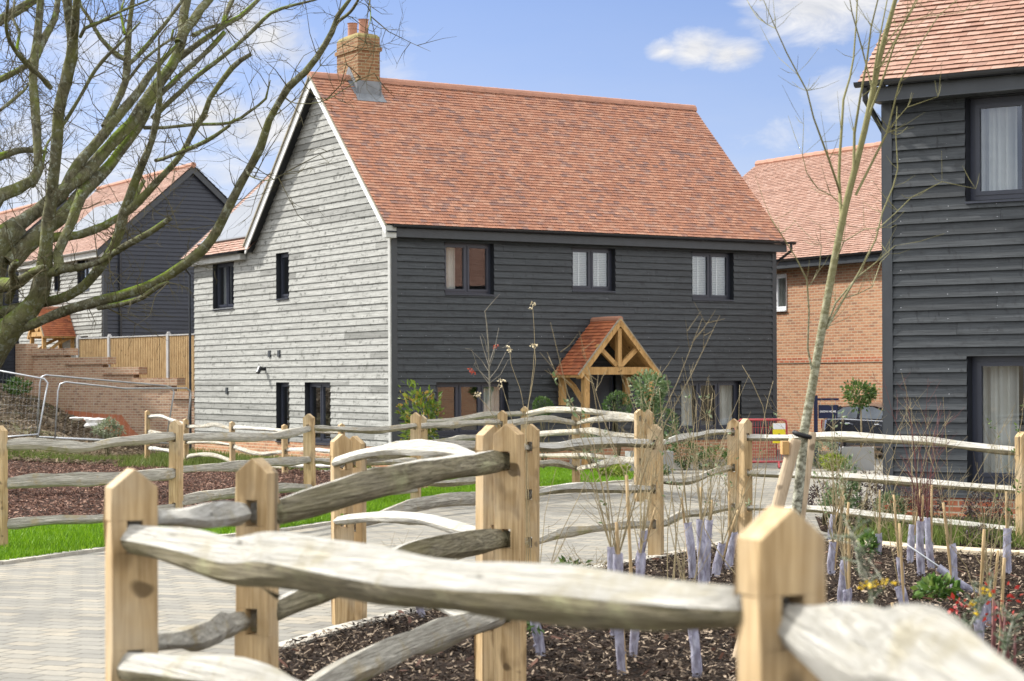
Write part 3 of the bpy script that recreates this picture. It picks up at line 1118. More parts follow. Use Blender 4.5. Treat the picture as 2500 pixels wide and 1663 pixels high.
RM = roof_pair(HM, 11.09, 3.47, 4.97, 8.70, -0.27, 7.30, -0.29, M_['clay tiles'], M_['terracotta'], seed=21)
barge(HM, -0.265, 1, 3.47, 4.95, 8.68, -0.27, 7.30, M_['pale paint'], w=0.17)
v = MB()
for ye in (-0.27, 7.30):           # mortar bedding under the verge tiles
    a, b_ = Vector((-.28, ye, 4.95)), Vector((-.28, 3.47, 8.68))
    v.bar(a, b_, 0.05, 0.035)
v.build('verge_bedding', M_['verge mortar'], HM)
v = MB()                           # soffit board under the overhanging verge
for ye in (-0.27, 7.30):
    v.poly((-.24, ye, 4.80), (0.0, ye, 4.80), (0.0, 3.47, 8.51), (-.24, 3.47, 8.51))
v.build('soffit', M_['black plastic'], HM)
v = MB()
v.box((L_ / 2 + .05, -0.14, 4.805), (L_ + .30, 0.17, 0.19))
v.build('fascia', M_['fascia paint'], HM)
v = MB()
v.box((-0.13, -0.14, 4.82), (0.25, 0.19, 0.27))
v.build('eaves_block', M_['sunlit trim paint'], HM)
gutter(HM, (-0.10, -0.30, 4.965), (11.05, -0.30, 4.955), (0, -1, 0))
downpipe(HM, [(10.93, -0.30, 4.90), (10.93, -0.30, 4.74), (10.80, 0.06, 4.50), (10.74, 0.09, 4.38), (10.74, 0.09, -0.3)])

# rear wing: its ridge runs away from the camera
wing = MB()
xr_, zr_, ze_ = 3.45, 8.30, 4.86
S_ = math.hypot(xr_ + .27, zr_ - ze_)
upw = Vector(((xr_ + .27) / S_, 0, (zr_ - ze_) / S_))
tile_slope(wing, (-.27, 7.0, ze_), (0, 1, 0), upw, 4.4, S_, seed=31)
upw2 = Vector((-(xr_ + .27) / S_, 0, (zr_ - ze_) / S_))
tile_slope(wing, (2 * xr_ + .27, 7.2, ze_), (0, 1, 0), upw2, 4.4, S_, seed=32)
rw = wing.build('wing_roof', M_['pale clay tiles'], HM, recalc=False)
d_ = MB()
d_.poly((-.27, 7.3, ze_ - .004), (-.27, 11.6, ze_ - .004), (xr_, 11.6, zr_ - .004), (xr_, 3.8, zr_ - .004), (.02, 7.2, ze_ + .26))
d_.poly((2 * xr_ + .27, 3.8, ze_ - .004), (2 * xr_ + .27, 11.6, ze_ - .004), (xr_, 11.6, zr_ - .004), (xr_, 3.8, zr_ - .004))
d_.poly((0, 11.2, 4.8), (6.9, 11.2, 4.8), (3.45, 11.2, zr_ - .05))
d_.build('roof_deck', M_['dark interior'], rw, recalc=False)
sp = MB()
nw = Vector((-(zr_ - ze_) / S_, 0, (xr_ + .27) / S_))
for k in range(3):
    for j in range(2):
        a = Vector((-.27, 7.75 + k * 1.08, ze_)) + upw * (0.55 + j * 1.72)
        P = []
        for hh in (0.03, 0.06):
            P += [a + nw * hh, a + Vector((0, 1.06, 0)) + nw * hh, a + Vector((0, 1.06, 0)) + upw * 1.70 + nw * hh, a + upw * 1.70 + nw * hh]
        sp.hexa(P)
sp.build('solar_panel', M_['solar glass'], HM)
sp = MB()
a = Vector((-.27, 7.7, ze_)) + upw * 0.49
sp.hexa([a + nw * .02, a + Vector((0, 3.4, 0)) + nw * .02, a + Vector((0, 3.4, 0)) + upw * .06 + nw * .02, a + upw * .06 + nw * .02,
         a + nw * .065, a + Vector((0, 3.4, 0)) + nw * .065, a + Vector((0, 3.4, 0)) + upw * .06 + nw * .065, a + upw * .06 + nw * .065])
sp.build('panel_flashing', M_['black plastic'], HM)
v = MB()
v.box((-0.12, 9.45, 4.73), (0.16, 3.5, 0.15))
v.build('fascia', M_['sunlit trim paint'], HM)
gutter(HM, (-0.27, 7.62, 4.86), (-0.27, 11.5, 4.85), (-1, 0, 0))
downpipe(HM, [(-0.27, 11.3, 4.80), (-0.24, 11.3, 4.65), (-0.085, 11.28, 4.45), (-0.085, 11.28, -0.3)])

# chimney with corbelled course, mortar flaunching and two clay pots
ch = MB()
cx0, cx1, cy0, cy1 = 0.74, 1.31, 3.0, 4.1
cxm, cym = (cx0 + cx1) / 2, (cy0 + cy1) / 2
ch.box((cxm, cym, 8.64), (cx1 - cx0, cy1 - cy0, 1.36))
ch.box((cxm, cym, 9.34), (cx1 - cx0 + .08, cy1 - cy0 + .08, 0.09))
ch.box((cxm, cym, 9.492), (cx1 - cx0 + .004, cy1 - cy0 + .004, 0.215))
CH = ch.build('chimney', M_['yellow brick'], HM)
fl = MB()
prof = [(1.0, 0.0), (.97, .06), (.86, .13), (.62, .19), (.35, .22)]
ring = []
for s_, z_ in prof:
    hx, hy = (cx1 - cx0) / 2 * s_, (cy1 - cy0) / 2 * s_
    ring.append([Vector((cxm + a * hx, cym + b * hy, 9.599 + z_ * .7)) for a, b in ((-1, -1), (1, -1), (1, 1), (-1, 1))])
for a, b in zip(ring, ring[1:]):
    for i in range(4):
        fl.poly(a[i], a[(i + 1) % 4], b[(i + 1) % 4], b[i])
fl.poly(*ring[-1])
fl.build('flaunching', M_['mossy mortar'], CH)
for px_, py_, hh in ((1.03, 3.28, .36), (1.03, 3.85, .36)):
    p = MB()
    p.lathe([(.125, 0), (.115, .04), (.110, hh - .08), (.115, hh - .07), (.115, hh - .05), (.11, hh - .04), (.12, hh - .015), (.13, hh), (.105, hh), (.10, hh - .1)], (px_, py_, 9.70), 18)
    p.build('chimney_pot', M_['terracotta'], CH, smooth=False)
ld = MB()
k_ = (8.70 - 4.97) / 3.74
zf = lambda y: 8.70 - abs(y - 3.47) * k_
# front apron and stepped side flashings
yf = cy0 - .004
ld.poly((cx0 - .04, yf, zf(yf) - .1), (cx1 + .04, yf, zf(yf) - .1), (cx1 + .04, yf, zf(yf) + .36), (cx0 - .04, yf, zf(yf) + .36))
ld.poly((cx0 - .10, yf - .17, zf(yf - .17) + .03), (cx1 + .10, yf - .17, zf(yf - .17) + .03), (cx1 + .07, yf, zf(yf) + .045), (cx0 - .07, yf, zf(yf) + .045))
for xx in (cx0 - .006, cx1 + .006):
    ld.poly((xx, yf - .02, zf(yf) - .1), (xx, 3.47, zf(3.47) - .1), (xx, 3.47, zf(3.47) + .28), (xx, yf - .02, zf(yf) + .2))
    ld.poly((xx, 3.47, zf(3.47) - .1), (xx, cy1, zf(cy1) - .1), (xx, cy1, zf(cy1) + .15), (xx, 3.47, zf(3.47) + .28))
    sx = -1 if xx < cxm else 1
    ld.poly((xx, yf, zf(yf) + .03), (xx, 3.47, zf(3.47) + .035), (xx + sx * .09, 3.47, zf(3.47) + .035), (xx + sx * .09, yf, zf(yf) + .03))
ld.build('lead_flashing', M_['lead'], CH)

# vents and outside light on the gable
for u, z in ((6.31, 2.27), (5.76, 2.27), (8.94, 1.36)):
    v = MB()
    v.hexa([LEFT.P(u - .06, z - .08, .0), LEFT.P(u + .06, z - .08, .0), LEFT.P(u + .06, z - .08, .055), LEFT.P(u - .06, z - .08, .055),
            LEFT.P(u - .06, z + .08, .0), LEFT.P(u + .06, z + .08, .0), LEFT.P(u + .06, z + .08, .05), LEFT.P(u - .06, z + .08, .05)])
    v.build('wall_vent', M_['fascia paint'], HM)
v = MB()
c = LEFT.P(6.6, 1.87, .05)
v.tube([LEFT.P(6.6, 1.90, 0), LEFT.P(6.6, 1.90, .10), LEFT.P(6.6, 1.90, .13)], .045, 10)
v.tube([LEFT.P(6.6, 1.94, .15), LEFT.P(6.55, 1.80, .24)], [.06, .05], 10)
v.build('outside_light', M_['black plastic'], HM)

# front door
v = MB()
v.hexa([FRONT.P(4.86, .0, -.14), FRONT.P(5.80, .0, -.14), FRONT.P(5.80, .0, -.10), FRONT.P(4.86, .0, -.10), FRONT.P(4.86, 1.64, -.14), FRONT.P(5.80, 1.64, -.14), FRONT.P(5.80, 1.64, -.10), FRONT.P(4.86, 1.64, -.10)])
for z in (.3, .75, 1.2):
    v.hexa([FRONT.P(5.15, z - .16, -.1), FRONT.P(5.7, z - .16, -.1), FRONT.P(5.7, z - .16, -.09), FRONT.P(5.15, z - .16, -.09), FRONT.P(5.15, z + .16, -.1), FRONT.P(5.7, z + .16, -.1), FRONT.P(5.7, z + .16, -.09), FRONT.P(5.15, z + .16, -.09)])
DR = v.build('door', M_['door paint'], HM)
v = MB()
for a, b in ((4.78, 4.86), (5.80, 5.88)):
    v.hexa([FRONT.P(a, -.1, -.15), FRONT.P(b, -.1, -.15), FRONT.P(b, -.1, -.08), FRONT.P(a, -.1, -.08), FRONT.P(a, 1.7, -.15), FRONT.P(b, 1.7, -.15), FRONT.P(b, 1.7, -.08), FRONT.P(a, 1.7, -.08)])
v.hexa([FRONT.P(4.86, 1.64, -.15), FRONT.P(5.80, 1.64, -.15), FRONT.P(5.80, 1.64, -.08), FRONT.P(4.86, 1.64, -.08), FRONT.P(4.86, 1.7, -.15), FRONT.P(5.80, 1.7, -.15), FRONT.P(5.80, 1.7, -.08), FRONT.P(4.86, 1.7, -.08)])
v.build('door_frame', M_['anthracite frame'], DR)
v = MB()
v.poly(FRONT.P(4.95, .35, -.095), FRONT.P(5.07, .35, -.095), FRONT.P(5.07, 1.3, -.095), FRONT.P(4.95, 1.3, -.095))
v.build('door_glass', M_['window glass'], DR)
v = MB()
v.tube([FRONT.P(5.74, .45, -.05), FRONT.P(5.74, .95, -.05)], .014, 8)
v.build('door_handle', M_['chrome'], DR)
v = MB()
v.poly(FRONT.P(4.7, -.2, -.2), FRONT.P(5.95, -.2, -.2), FRONT.P(5.95, 1.75, -.2), FRONT.P(4.7, 1.75, -.2))
v.build('door_backing', M_['dark interior'], DR)


def porch(house, xc, hw, zap, zev, depth, tile_m, y0=0.0, post_z0=-.33, fc=None, sc=1.0):
    """open oak-framed gabled porch: porch > posts, beams, braces, tiled roof"""
    T = (lambda x, y, z: Vector((x, y, z))) if fc is None else (lambda x, y, z: fc.P(x, z, -y))
    k = (zap - zev) / hw
    fr = MB()
    yt = -depth + .1
    # principal rafters, tie beam, king post and struts of the front truss
    for s in (-1, 1):
        fr.bar(T(xc + s * (hw - .02), yt, zev - .05), T(xc, yt, zap - .10), .09, .20, up=tuple(T(0, -1, 0) - T(0, 0, 0)))
    root = fr.build('porch', M_['oak beams'], house)
    t = MB()
    t.bar(T(xc - hw + .28, yt, zev + .10), T(xc + hw - .28, yt, zev + .10), .09, .17)
    t.build('tie_beam', M_['oak beams'], root)
    t = MB()
    t.bar(T(xc, yt, zev + .19), T(xc, yt, zap - .22), .10, .13, up=(0, 1, 0))
    t.build('king_post', M_['oak beams'], root)
    for s in (-1, 1):
        t = MB()
        t.bar(T(xc + s * .06, yt, zev + .22), T(xc + s * hw * .52, yt, zev + .22 + hw * .40), .08, .10)
        t.build('strut', M_['oak beams'], root)
        px = xc + s * (hw - .23)
        t = MB()
        t.bar(T(px, yt + .02, post_z0), T(px, yt + .02, zev + .02), .14, .14, up=(0, 1, 0))
        t.build('porch_post', M_['oak beams'], root)
        t = MB()
        t.bar(T(px, -.075, zev - .68), T(px, -.075, zev + .0), .14, .13, up=(0, 1, 0))
        t.build('wall_post', M_['oak beams'], root)
        t = MB()
        t.bar(T(px, .0, zev + .06), T(px, -depth + .02, zev + .06), .12, .12)
        t.build('wall_plate', M_['oak beams'], root)
        t = MB()
        A_, B_ = T(px, -.14, zev - .02), T(px, yt + .08, zev - .62)
        C_ = (A_ + B_) / 2 + Vector((0, 0, .07))
        t.bar(A_, C_, .07, .11)
        t.bar(C_, B_, .07, .11)
        t.build('brace', M_['oak beams'], root)
    rf = MB()
    for s in (-1, 1):
        S = math.hypot(hw + .02, zap - zev)
        e = T(xc + s * (hw + .02), 0, zev)
        e2 = T(xc + s * (hw + .02), -depth, zev)
        up = (T(xc, 0, zap) - e).normalized()
        tile_slope(rf, e2, (e - e2).normalized(), up, depth, S, seed=41 + s)
    r_ = rf.build('porch_roof', M_[tile_m], root, recalc=False)
    dk = MB()
    for s in (-1, 1):
        e, e2, a, a2 = T(xc + s * (hw + .02), 0, zev - .003), T(xc + s * (hw + .02), -depth, zev - .003), T(xc, 0, zap - .003), T(xc, -depth, zap - .003)
        lo = Vector((0, 0, -.045))
        dk.hexa([e + lo, e2 + lo, a2 + lo, a + lo, e, e2, a2, a])
    dk.build('roof_deck', M_['oak beams'], r_)
    vb = MB()
    for s in (-1, 1):
        vb.bar(T(xc + s * (hw + .02), -depth + .02, zev + .0), T(xc, -depth + .02, zap + .0), .05, .035, up=tuple(T(0, -1, 0) - T(0, 0, 0)))
    vb.build('verge_bedding', M_['verge mortar'], r_)
    rg = MB()
    rg.tube([T(xc, -depth + .01, zap - .015), T(xc, -depth / 2, zap - .01), T(xc, -.01, zap - .015)], .075, 10)
    rg.build('ridge_tiles', M_['terracotta'], r_)
    return root


porch(HM, 5.24, 1.12, 2.98, 1.70, 1.15, 'orange clay tiles')
v = MB()
v.box((5.33, -.75, -.26), (1.5, 1.5, .10))
v.build('doorstep', M_['concrete'], HM)

# ------------------------------------------------------------------ dark house at the right edge
HR = empty('weatherboarded_house', (4.57, 23.5, 0), R(-32.9), 'black weatherboarded house cut off by the right edge, with a curtained window', 'house')
hr = [(1.03, 2.45, 3.72, 4.95), (1.04, 2.45, 0.36, 1.87)]
shell(HR, 9.0, 7.8, -0.5, 5.1, hr, [], (8.7, 7.8), 3.9)
cl, nl = MB(), MB()
cladding(cl, FRONT, 0.18, 5.0, lambda z: (0.105, 9.0), hr, seed=13, nails=nl, nsz=.009, jmin=3.5, jmax=5.5)
for f_ in nl.f:
    cl.f.append(tuple(len(cl.v) + i_ for i_ in f_))
    cl.m.append(1)
cl.v += nl.v
cl.build('front_cladding', [M_['black boards'], M_['nail head']], HR)
v = MB()
v.box((0.05, -0.022, 2.58), (0.115, 0.05, 4.84))
v.box((-0.022, 0.06, 2.58), (0.045, 0.12, 4.84))
v.build('corner_board', M_['fascia paint'], HR)
cl = MB()
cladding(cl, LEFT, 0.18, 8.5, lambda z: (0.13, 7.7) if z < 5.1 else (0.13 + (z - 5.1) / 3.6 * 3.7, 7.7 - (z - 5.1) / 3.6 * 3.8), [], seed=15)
cl.build('gable_cladding', M_['sunlit boards'], HR)
brick_base(HR, 9.0, 7.8, -0.6, 0.18, 'red brick')
window(FRONT, hr[0], HR, 2, 0.13, 'curtain left', fr=0.07)
window(FRONT, hr[1], HR, 2, 0.13, 'curtain left', fr=0.07)
roof_pair(HR, 9.4, 3.9, 5.19, 9.0, -0.36, 8.15, -0.20, M_['pale clay tiles'], M_['terracotta'], seed=51)
barge(HR, -0.16, 1, 3.9, 5.17, 8.98, -0.36, 8.15, M_['fascia paint'], w=0.17)
v = MB()
v.box((4.6, -0.16, 5.055), (9.3, 0.26, 0.16))
v.box((4.6, -0.17, 4.965), (9.3, 0.28, 0.018))
v.build('fascia', M_['fascia paint'], HR)
gutter(HR, (-0.22, -0.385, 5.19), (9.2, -0.385, 5.18), (0, -1, 0), r=0.062)
downpipe(HR, [(-.10, -.385, 5.12), (-.10, -.36, 4.98), (-.07, -.02, 4.74), (-.055, .12, 4.62), (-.055, .16, -.1)])

# ------------------------------------------------------------------ brick house beyond the gap
pb = at(1890, 700, 53)
HB = empty('brick_house', (pb.x, pb.y, 0), YAW, 'orange brick house with pale tiled roof in the gap between the two dark boarded houses', 'house')
BW = Face(0, -9.0, 0, 1, -1, 0)
hb = [(8.46, 9.55, 3.48, 4.47)]
s = MB()
backing(s, BW, 0, 15.3, -0.9, 4.74, hb)
s.poly((0, -9, -.9), (9.2, -9, -.9), (9.2, -9, 4.74), (4.6, -9, 8.1), (0, -9, 4.74))
s.poly((0, 6.3, -.9), (9.2, 6.3, -.9), (9.2, 6.3, 4.74), (4.6, 6.3, 8.1), (0, 6.3, 4.74))
s.poly((9.2, -9, -.9), (9.2, 6.3, -.9), (9.2, 6.3, 4.74), (9.2, -9, 4.74))
s.build('wall', M_['orange brick'], HB)
v = MB()
v.hexa([BW.P(0, 2.02, -.01), BW.P(15.3, 2.02, -.01), BW.P(15.3, 2.02, .02), BW.P(0, 2.02, .02), BW.P(0, 2.17, -.01), BW.P(15.3, 2.17, -.01), BW.P(15.3, 2.17, .02), BW.P(0, 2.17, .02)])
v.build('soldier_course', M_['red brick'], HB)
window(BW, hb[0], HB, 2, 0.07, 'curtain full', fm='white upvc')
mb = MB()
S_ = math.hypot(4.9, 3.55)
tile_slope(mb, (-.3, -9.2, 4.84), (0, 1, 0), Vector((4.9 / S_, 0, 3.55 / S_)), 15.6, S_, seed=61)
tile_slope(mb, (9.5, -9.2, 4.84), (0, 1, 0), Vector((-4.9 / S_, 0, 3.55 / S_)), 15.6, S_, gauge=.3, tw=.6, seed=62)
rb = mb.build('roof', M_['pale clay tiles'], HB, recalc=False)
v = MB()
for k in range(34):
    v.tube([(4.6, -9.2 + k * .4588, 8.38), (4.6, -9.2 + (k + 1) * .4588, 8.39)], [.11, .118], 8)
v.build('ridge_tiles', M_['terracotta'], rb)
v = MB()
v.poly((-.3, -9.2, 4.836), (-.3, 6.4, 4.836), (4.6, 6.4, 8.386), (4.6, -9.2, 8.386))
v.poly((9.5, -9.2, 4.836), (9.5, 6.4, 4.836), (4.6, 6.4, 8.386), (4.6, -9.2, 8.386))
v.build('roof_deck', M_['dark interior'], rb, recalc=False)
v = MB()
v.box((-.15, -1.4, 4.70), (.3, 15.4, .20))
v.build('fascia', M_['fascia paint'], HB)
gutter(HB, (-.33, -9.1, 4.84), (-.33, 6.3, 4.84), (-1, 0, 0))

# ------------------------------------------------------------------ the row of houses up the bank on the left
pl_ = at(252, 700, 70)
HL = empty('weatherboarded_house', (pl_.x, pl_.y, 0), YAW, 'house up the bank with blue black gable and solar panels, seen through bare branches', 'house')
GB = 1.30
hls = [(1.40, 2.75, 5.0, 6.25), (4.75, 5.45, 5.15, 5.95), (1.55, 2.65, 2.2, 3.3)]
hlf = [(1.15, 2.70, 2.0, 3.30)]
s = MB()
backing(s, FRONT, 0, 6.9, .6, 6.4, hlf)
backing(s, LEFT, 0, 10.0, .6, 6.4, hls)
s.poly((6.9, 0, .6), (6.9, 10, .6), (6.9, 10, 6.4), (6.9, 0, 6.4))
s.poly((0, 10, .6), (6.9, 10, .6), (6.9, 10, 6.4), (3.45, 10, 9.5), (0, 10, 6.4))
s.poly((0, 0, 6.4), (6.9, 0, 6.4), (3.45, 0, 9.48))
s.build('wall_core', M_['dark interior'], HL)
cl = MB()
cladding(cl, FRONT, GB + .15, 9.3, lambda z: (0.14, 6.88) if z < 6.35 else (.14 + (z - 6.35) / 3.15 * 3.31, 6.88 - (z - 6.35) / 3.15 * 3.43), hlf, seed=71)
cl.build('front_cladding', M_['blue black boards'], HL)
cl = MB()
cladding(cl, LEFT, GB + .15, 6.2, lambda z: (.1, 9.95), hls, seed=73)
cl.build('side_cladding', M_['sunlit boards'], HL)
v = MB()
v.box((.06, -.02, 3.85), (.16, .05, 4.9))
v.build('corner_board', M_['fascia paint'], HL)
for h, n in zip(hls, (2, 1, 2)):
    window(LEFT, h, HL, n, 0.1, 'curtain right')
window(FRONT, hlf[0], HL, 2, 0.12, 'none')
mb = MB()
S_ = math.hypot(3.72, 3.26)
ul = Vector((3.72 / S_, 0, 3.26 / S_))
tile_slope(mb, (-.27, -.2, 6.4), (0, 1, 0), ul, 10.4, S_, seed=75)
tile_slope(mb, (7.17, -.2, 6.4), (0, 1, 0), Vector((-3.72 / S_, 0, 3.26 / S_)), 10.4, S_, gauge=.2, tw=.33, seed=76)
rl = mb.build('roof', M_['pale clay tiles'], HL, recalc=False)
v = MB()
v.poly((-.27, -.2, 6.396), (-.27, 10.2, 6.396), (3.45, 10.2, 9.656), (3.45, -.2, 9.656))
v.poly((7.17, -.2, 6.396), (7.17, 10.2, 6.396), (3.45, 10.2, 9.656), (3.45, -.2, 9.656))
v.build('roof_deck', M_['dark interior'], rl, recalc=False)
v = MB()
v.tube([(3.45, -.2, 9.66), (3.45, 10.2, 9.66)], .11, 8)
v.build('ridge_tiles', M_['terracotta'], rl)
v = MB()
for xe in (-.27, 7.17):
    s_ = 1 if xe < 3 else -1
    v.hexa([Vector((xe, -.16, 6.12)), Vector((3.45, -.16, 9.36)), Vector((3.45, -.16, 9.62)), Vector((xe, -.16, 6.38)),
            Vector((xe, -.13, 6.12)), Vector((3.45, -.13, 9.36)), Vector((3.45, -.13, 9.62)), Vector((xe, -.13, 6.38))])
v.build('barge_board', M_['fascia paint'], HL)
v = MB()
nw = Vector((-ul.z, 0, ul.x))
for k in range(5):
    for j in range(1):
        a = Vector((-.27, 1.6 + k * 1.02, 6.4)) + ul * 1.3
        P = []
        for hh in (.04, .08):
            P += [a + nw * hh, a + Vector((0, 1.0, 0)) + nw * hh, a + Vector((0, 1.0, 0)) + ul * 1.9 + nw * hh, a + ul * 1.9 + nw * hh]
        v.hexa(P)
v.build('solar_panel', M_['solar glass'], HL)
v = MB()
v.box((-.13, 4.9, 6.25), (.24, 10.0, .22))
v.build('fascia', M_['sunlit trim paint'], HL)
gutter(HL, (-.3, -.15, 6.4), (-.3, 9.9, 6.4), (-1, 0, 0), m='galvanised steel')
downpipe(HL, [(.62, -.10, 6.3), (.62, -.09, 1.3)], r=.05)
porch(HL, 3.9, .95, 4.40, 3.30, 1.3, 'orange clay tiles', post_z0=1.2, fc=LEFT)
HL2 = copy_tree(HL)
e_y = Vector((-math.sin(YAW), math.cos(YAW), 0))
HL2.location = HL.location + e_y * 14.5
tag(HL2, 'farther house up the bank, pale tiled roof showing behind the big bare tree', 'house')
HL3 = copy_tree(HL)
HL3.location = at(-60, 900, 58).xy.to_3d() + Vector((-5.6, -3.4, -0.3))
HL3['label'] = 'house at the left edge showing a strip of blue black wall behind the trunk'

# a neighbouring brick house off to the right, standing where the front windows look
HN = copy_tree(HB)
HN.location = (24.5, 25.0, 0.3)
HN.rotation_euler = (0, 0, R(-26.8))
HN['label'] = 'neighbouring brick house outside the right edge, seen only as a reflection in the front windows'

# ------------------------------------------------------------------ planting beds, lawns, kerbs
def gp(x, y):
    p = on_ground(x, y)
    return (p.x, p.y)


LAWN_FRONT = [(-5.6, 15.6)] + [gp(*q) for q in ((0, 1379), (249, 1345), (679, 1299), (801, 1281), (1061, 1235), (1316, 1194), (1538, 1176))]
LAWN_BACK = [gp(*q) for q in ((1560, 1148), (1316, 1145), (1150, 1162), (1000, 1190), (880, 1225), (800, 1253), (540, 1275), (249, 1283), (0, 1290))] + [(-6.6, 21.0)]
LAWN = LAWN_FRONT + LAWN_BACK
FARBED = [(-7.5, 20.5)] + LAWN_BACK[::-1][1:6] + [(0.2, 33.5), (-1.6, 36.2), (-3.6, 39.0), (-6.0, 43.0), (-8.6, 46.2), (-9.5, 45.6), (-13.5, 43.6), (-13.0, 30.0)]
NEARBED = [(-1.05, 1.2), (-1.15, 8.0)] + [gp(*q) for q in ((679, 1591), (806, 1549), (1061, 1485), (1290, 1420), (1602, 1366), (1793, 1326), (1960, 1318), (2116, 1337), (2300, 1352), (2489, 1364))] + [(9.0, 14.0), (9.0, 1.2)]
HOUSEBED = [gp(*q) for q in ((1990, 1262), (2116, 1325), (2300, 1338), (2489, 1350))] + [(7.2, 19.0), (6.2, 22.35), (4.62, 23.4), (3.9, 22.9), (3.3, 20.6)]
sheet('lawn_soil', LAWN, 0.012, M_['lawn soil'])
sheet('far_bed', FARBED, 0.010, M_['mulch floor'], fine=True)
sheet('near_bed', NEARBED, 0.012, M_['mulch floor'])
sheet('house_bed', HOUSEBED, 0.012, M_['mulch floor'])


def strip(name, line, wdt, hgt, m, seg=0.22):
    """a row of small edging stones"""
    b = MB()
    for (x0, y0), (x1, y1) in zip(line, line[1:]):
        L = math.hypot(x1 - x0, y1 - y0)
        n = max(1, int(L / seg))
        for k in range(n):
            a, c = k / n, (k + .96) / n
            p, q = Vector((x0 + (x1 - x0) * a, y0 + (y1 - y0) * a, 0)), Vector((x0 + (x1 - x0) * c, y0 + (y1 - y0) * c, 0))
            z = terr((p.x + q.x) / 2, (p.y + q.y) / 2) + hgt / 2 + rnd.uniform(-.004, .004)
            p.z = q.z = z
            b.bar(p, q, wdt, hgt)
    o = b.build(name, M_[m])
    o['kind'] = 'structure'


strip('kerb', LAWN_FRONT, 0.10, 0.035, 'kerb stone')
strip('bed_edging', NEARBED[2:9], 0.12, 0.03, 'kerb stone')
pp = [gp(*q) for q in ((2050, 1327), (2116, 1333), (2300, 1347), (2489, 1358))] + [(6.5, 16.7)]
strip('path', pp, 0.30, 0.04, 'path slab', 0.6)


def scatter(name, poly, n, m, size, label, cat, zoff=0.0, flat_=True, dens=None, zr=0.03, seed=1):
    """loose bits lying on a bed: one object of many little faces"""
    g = np.random.default_rng(seed)
    xs = [p[0] for p in poly]
    ys = [p[1] for p in poly]
    V, F_ = [], []
    k = 0
    tries = 0
    while k < n and tries < n * 14:
        tries += 1
        y = g.uniform(min(ys), max(ys))
        x = g.uniform(min(xs), max(xs))
        if not in_poly(x, y, poly) or (dens and g.uniform() > dens(x, y)):
            continue
        c = Vector((x, y, terr(x, y) + zoff + g.uniform(0.002, zr)))
        a = g.uniform(0, 6.283)
        l = size * g.uniform(.45, 1.5)
        w_ = size * g.uniform(.12, .5)
        tilt = g.normal(0, .35)
        t2 = g.normal(0, .35)
        u = Vector((math.cos(a) * math.cos(tilt), math.sin(a) * math.cos(tilt), math.sin(tilt))) * l / 2
        v = Vector((-math.sin(a) * math.cos(t2), math.cos(a) * math.cos(t2), math.sin(t2))) * w_ / 2
        i = len(V)
        V += [c - u - v * .6, c + u * .7 - v, c + u + v * .5, c - u * .8 + v]
        F_.append((i, i + 1, i + 2, i + 3))
        k += 1
    o = mesh_obj(name, V, F_, m, recalc=False)
    return tag(o, label, cat, kind='stuff')


vis = lambda x, y: 1.0 if abs(x) < 0.29 * y + .3 else 0.0
scatter('bark_mulch', [p for p in NEARBED], 75000, M_['bark chips'], 0.040, 'dark bark mulch covering the near planting bed', 'mulch', 0.014,
        dens=lambda x, y: vis(x, y) * (min(1.0, 9.0 / max(y, 6)) if y > 6.5 else .25), zr=.028, seed=3)
scatter('bark_mulch', FARBED, 48000, M_['red bark chips'], 0.065, 'reddish bark mulch behind the left fence', 'mulch', 0.012, dens=lambda x, y: vis(x, y) * min(1.0, 34.0 / y), zr=.04, seed=4)
scatter('bark_mulch', HOUSEBED, 5000, M_['bark chips'], 0.045, 'bark mulch below the shrubs at the right house', 'mulch', 0.014, dens=vis, seed=5)
scatter('leaf_litter', NEARBED, 380, M_['red bark chips'], 0.075, 'fallen dead leaves scattered over the near bark mulch', 'dead leaves', 0.03, dens=lambda x, y: vis(x, y) if 8 < y < 19 else 0, zr=.03, seed=8)
BANK = [(-24, 44), (-9.2, 44), (-9.0, 50), (-9.6, 54.4), (-15.2, 58.6), (-24, 60)]
scatter('soil_clods', BANK, 9000, M_['soil clods'], 0.17, 'loose brown soil clods on the bank by the brick wall', 'soil', 0.01, dens=vis, zr=.09, seed=6)


def grass(name, poly, n, h0, h1, m, label, cat, seed, dens=None, wdt=0.006):
    g = np.random.default_rng(seed)
    xs = [p[0] for p in poly]
    ys = [p[1] for p in poly]
    V, F_ = [], []
    k = tries = 0
    while k < n and tries < n * 14:
        tries += 1
        y = g.uniform(min(ys), max(ys))
        x = g.uniform(min(xs), max(xs))
        if not in_poly(x, y, poly) or (dens and g.uniform() > dens(x, y)):
            continue
        z = terr(x, y) + .008
        h = g.uniform(h0, h1)
        a = g.uniform(0, 6.283)
        b = g.uniform(0, 6.283)
        ln = h * g.uniform(.1, .8)
        ww = wdt * g.uniform(.7, 1.5)
        i = len(V)
        V += [(x - math.cos(a) * ww, y - math.sin(a) * ww, z), (x + math.cos(a) * ww, y + math.sin(a) * ww, z), (x + math.cos(b) * ln, y + math.sin(b) * ln, z + h)]
        F_.append((i, i + 1, i + 2))
        k += 1
    o = mesh_obj(name, V, F_, m, recalc=False)
    return tag(o, label, cat, kind='stuff')


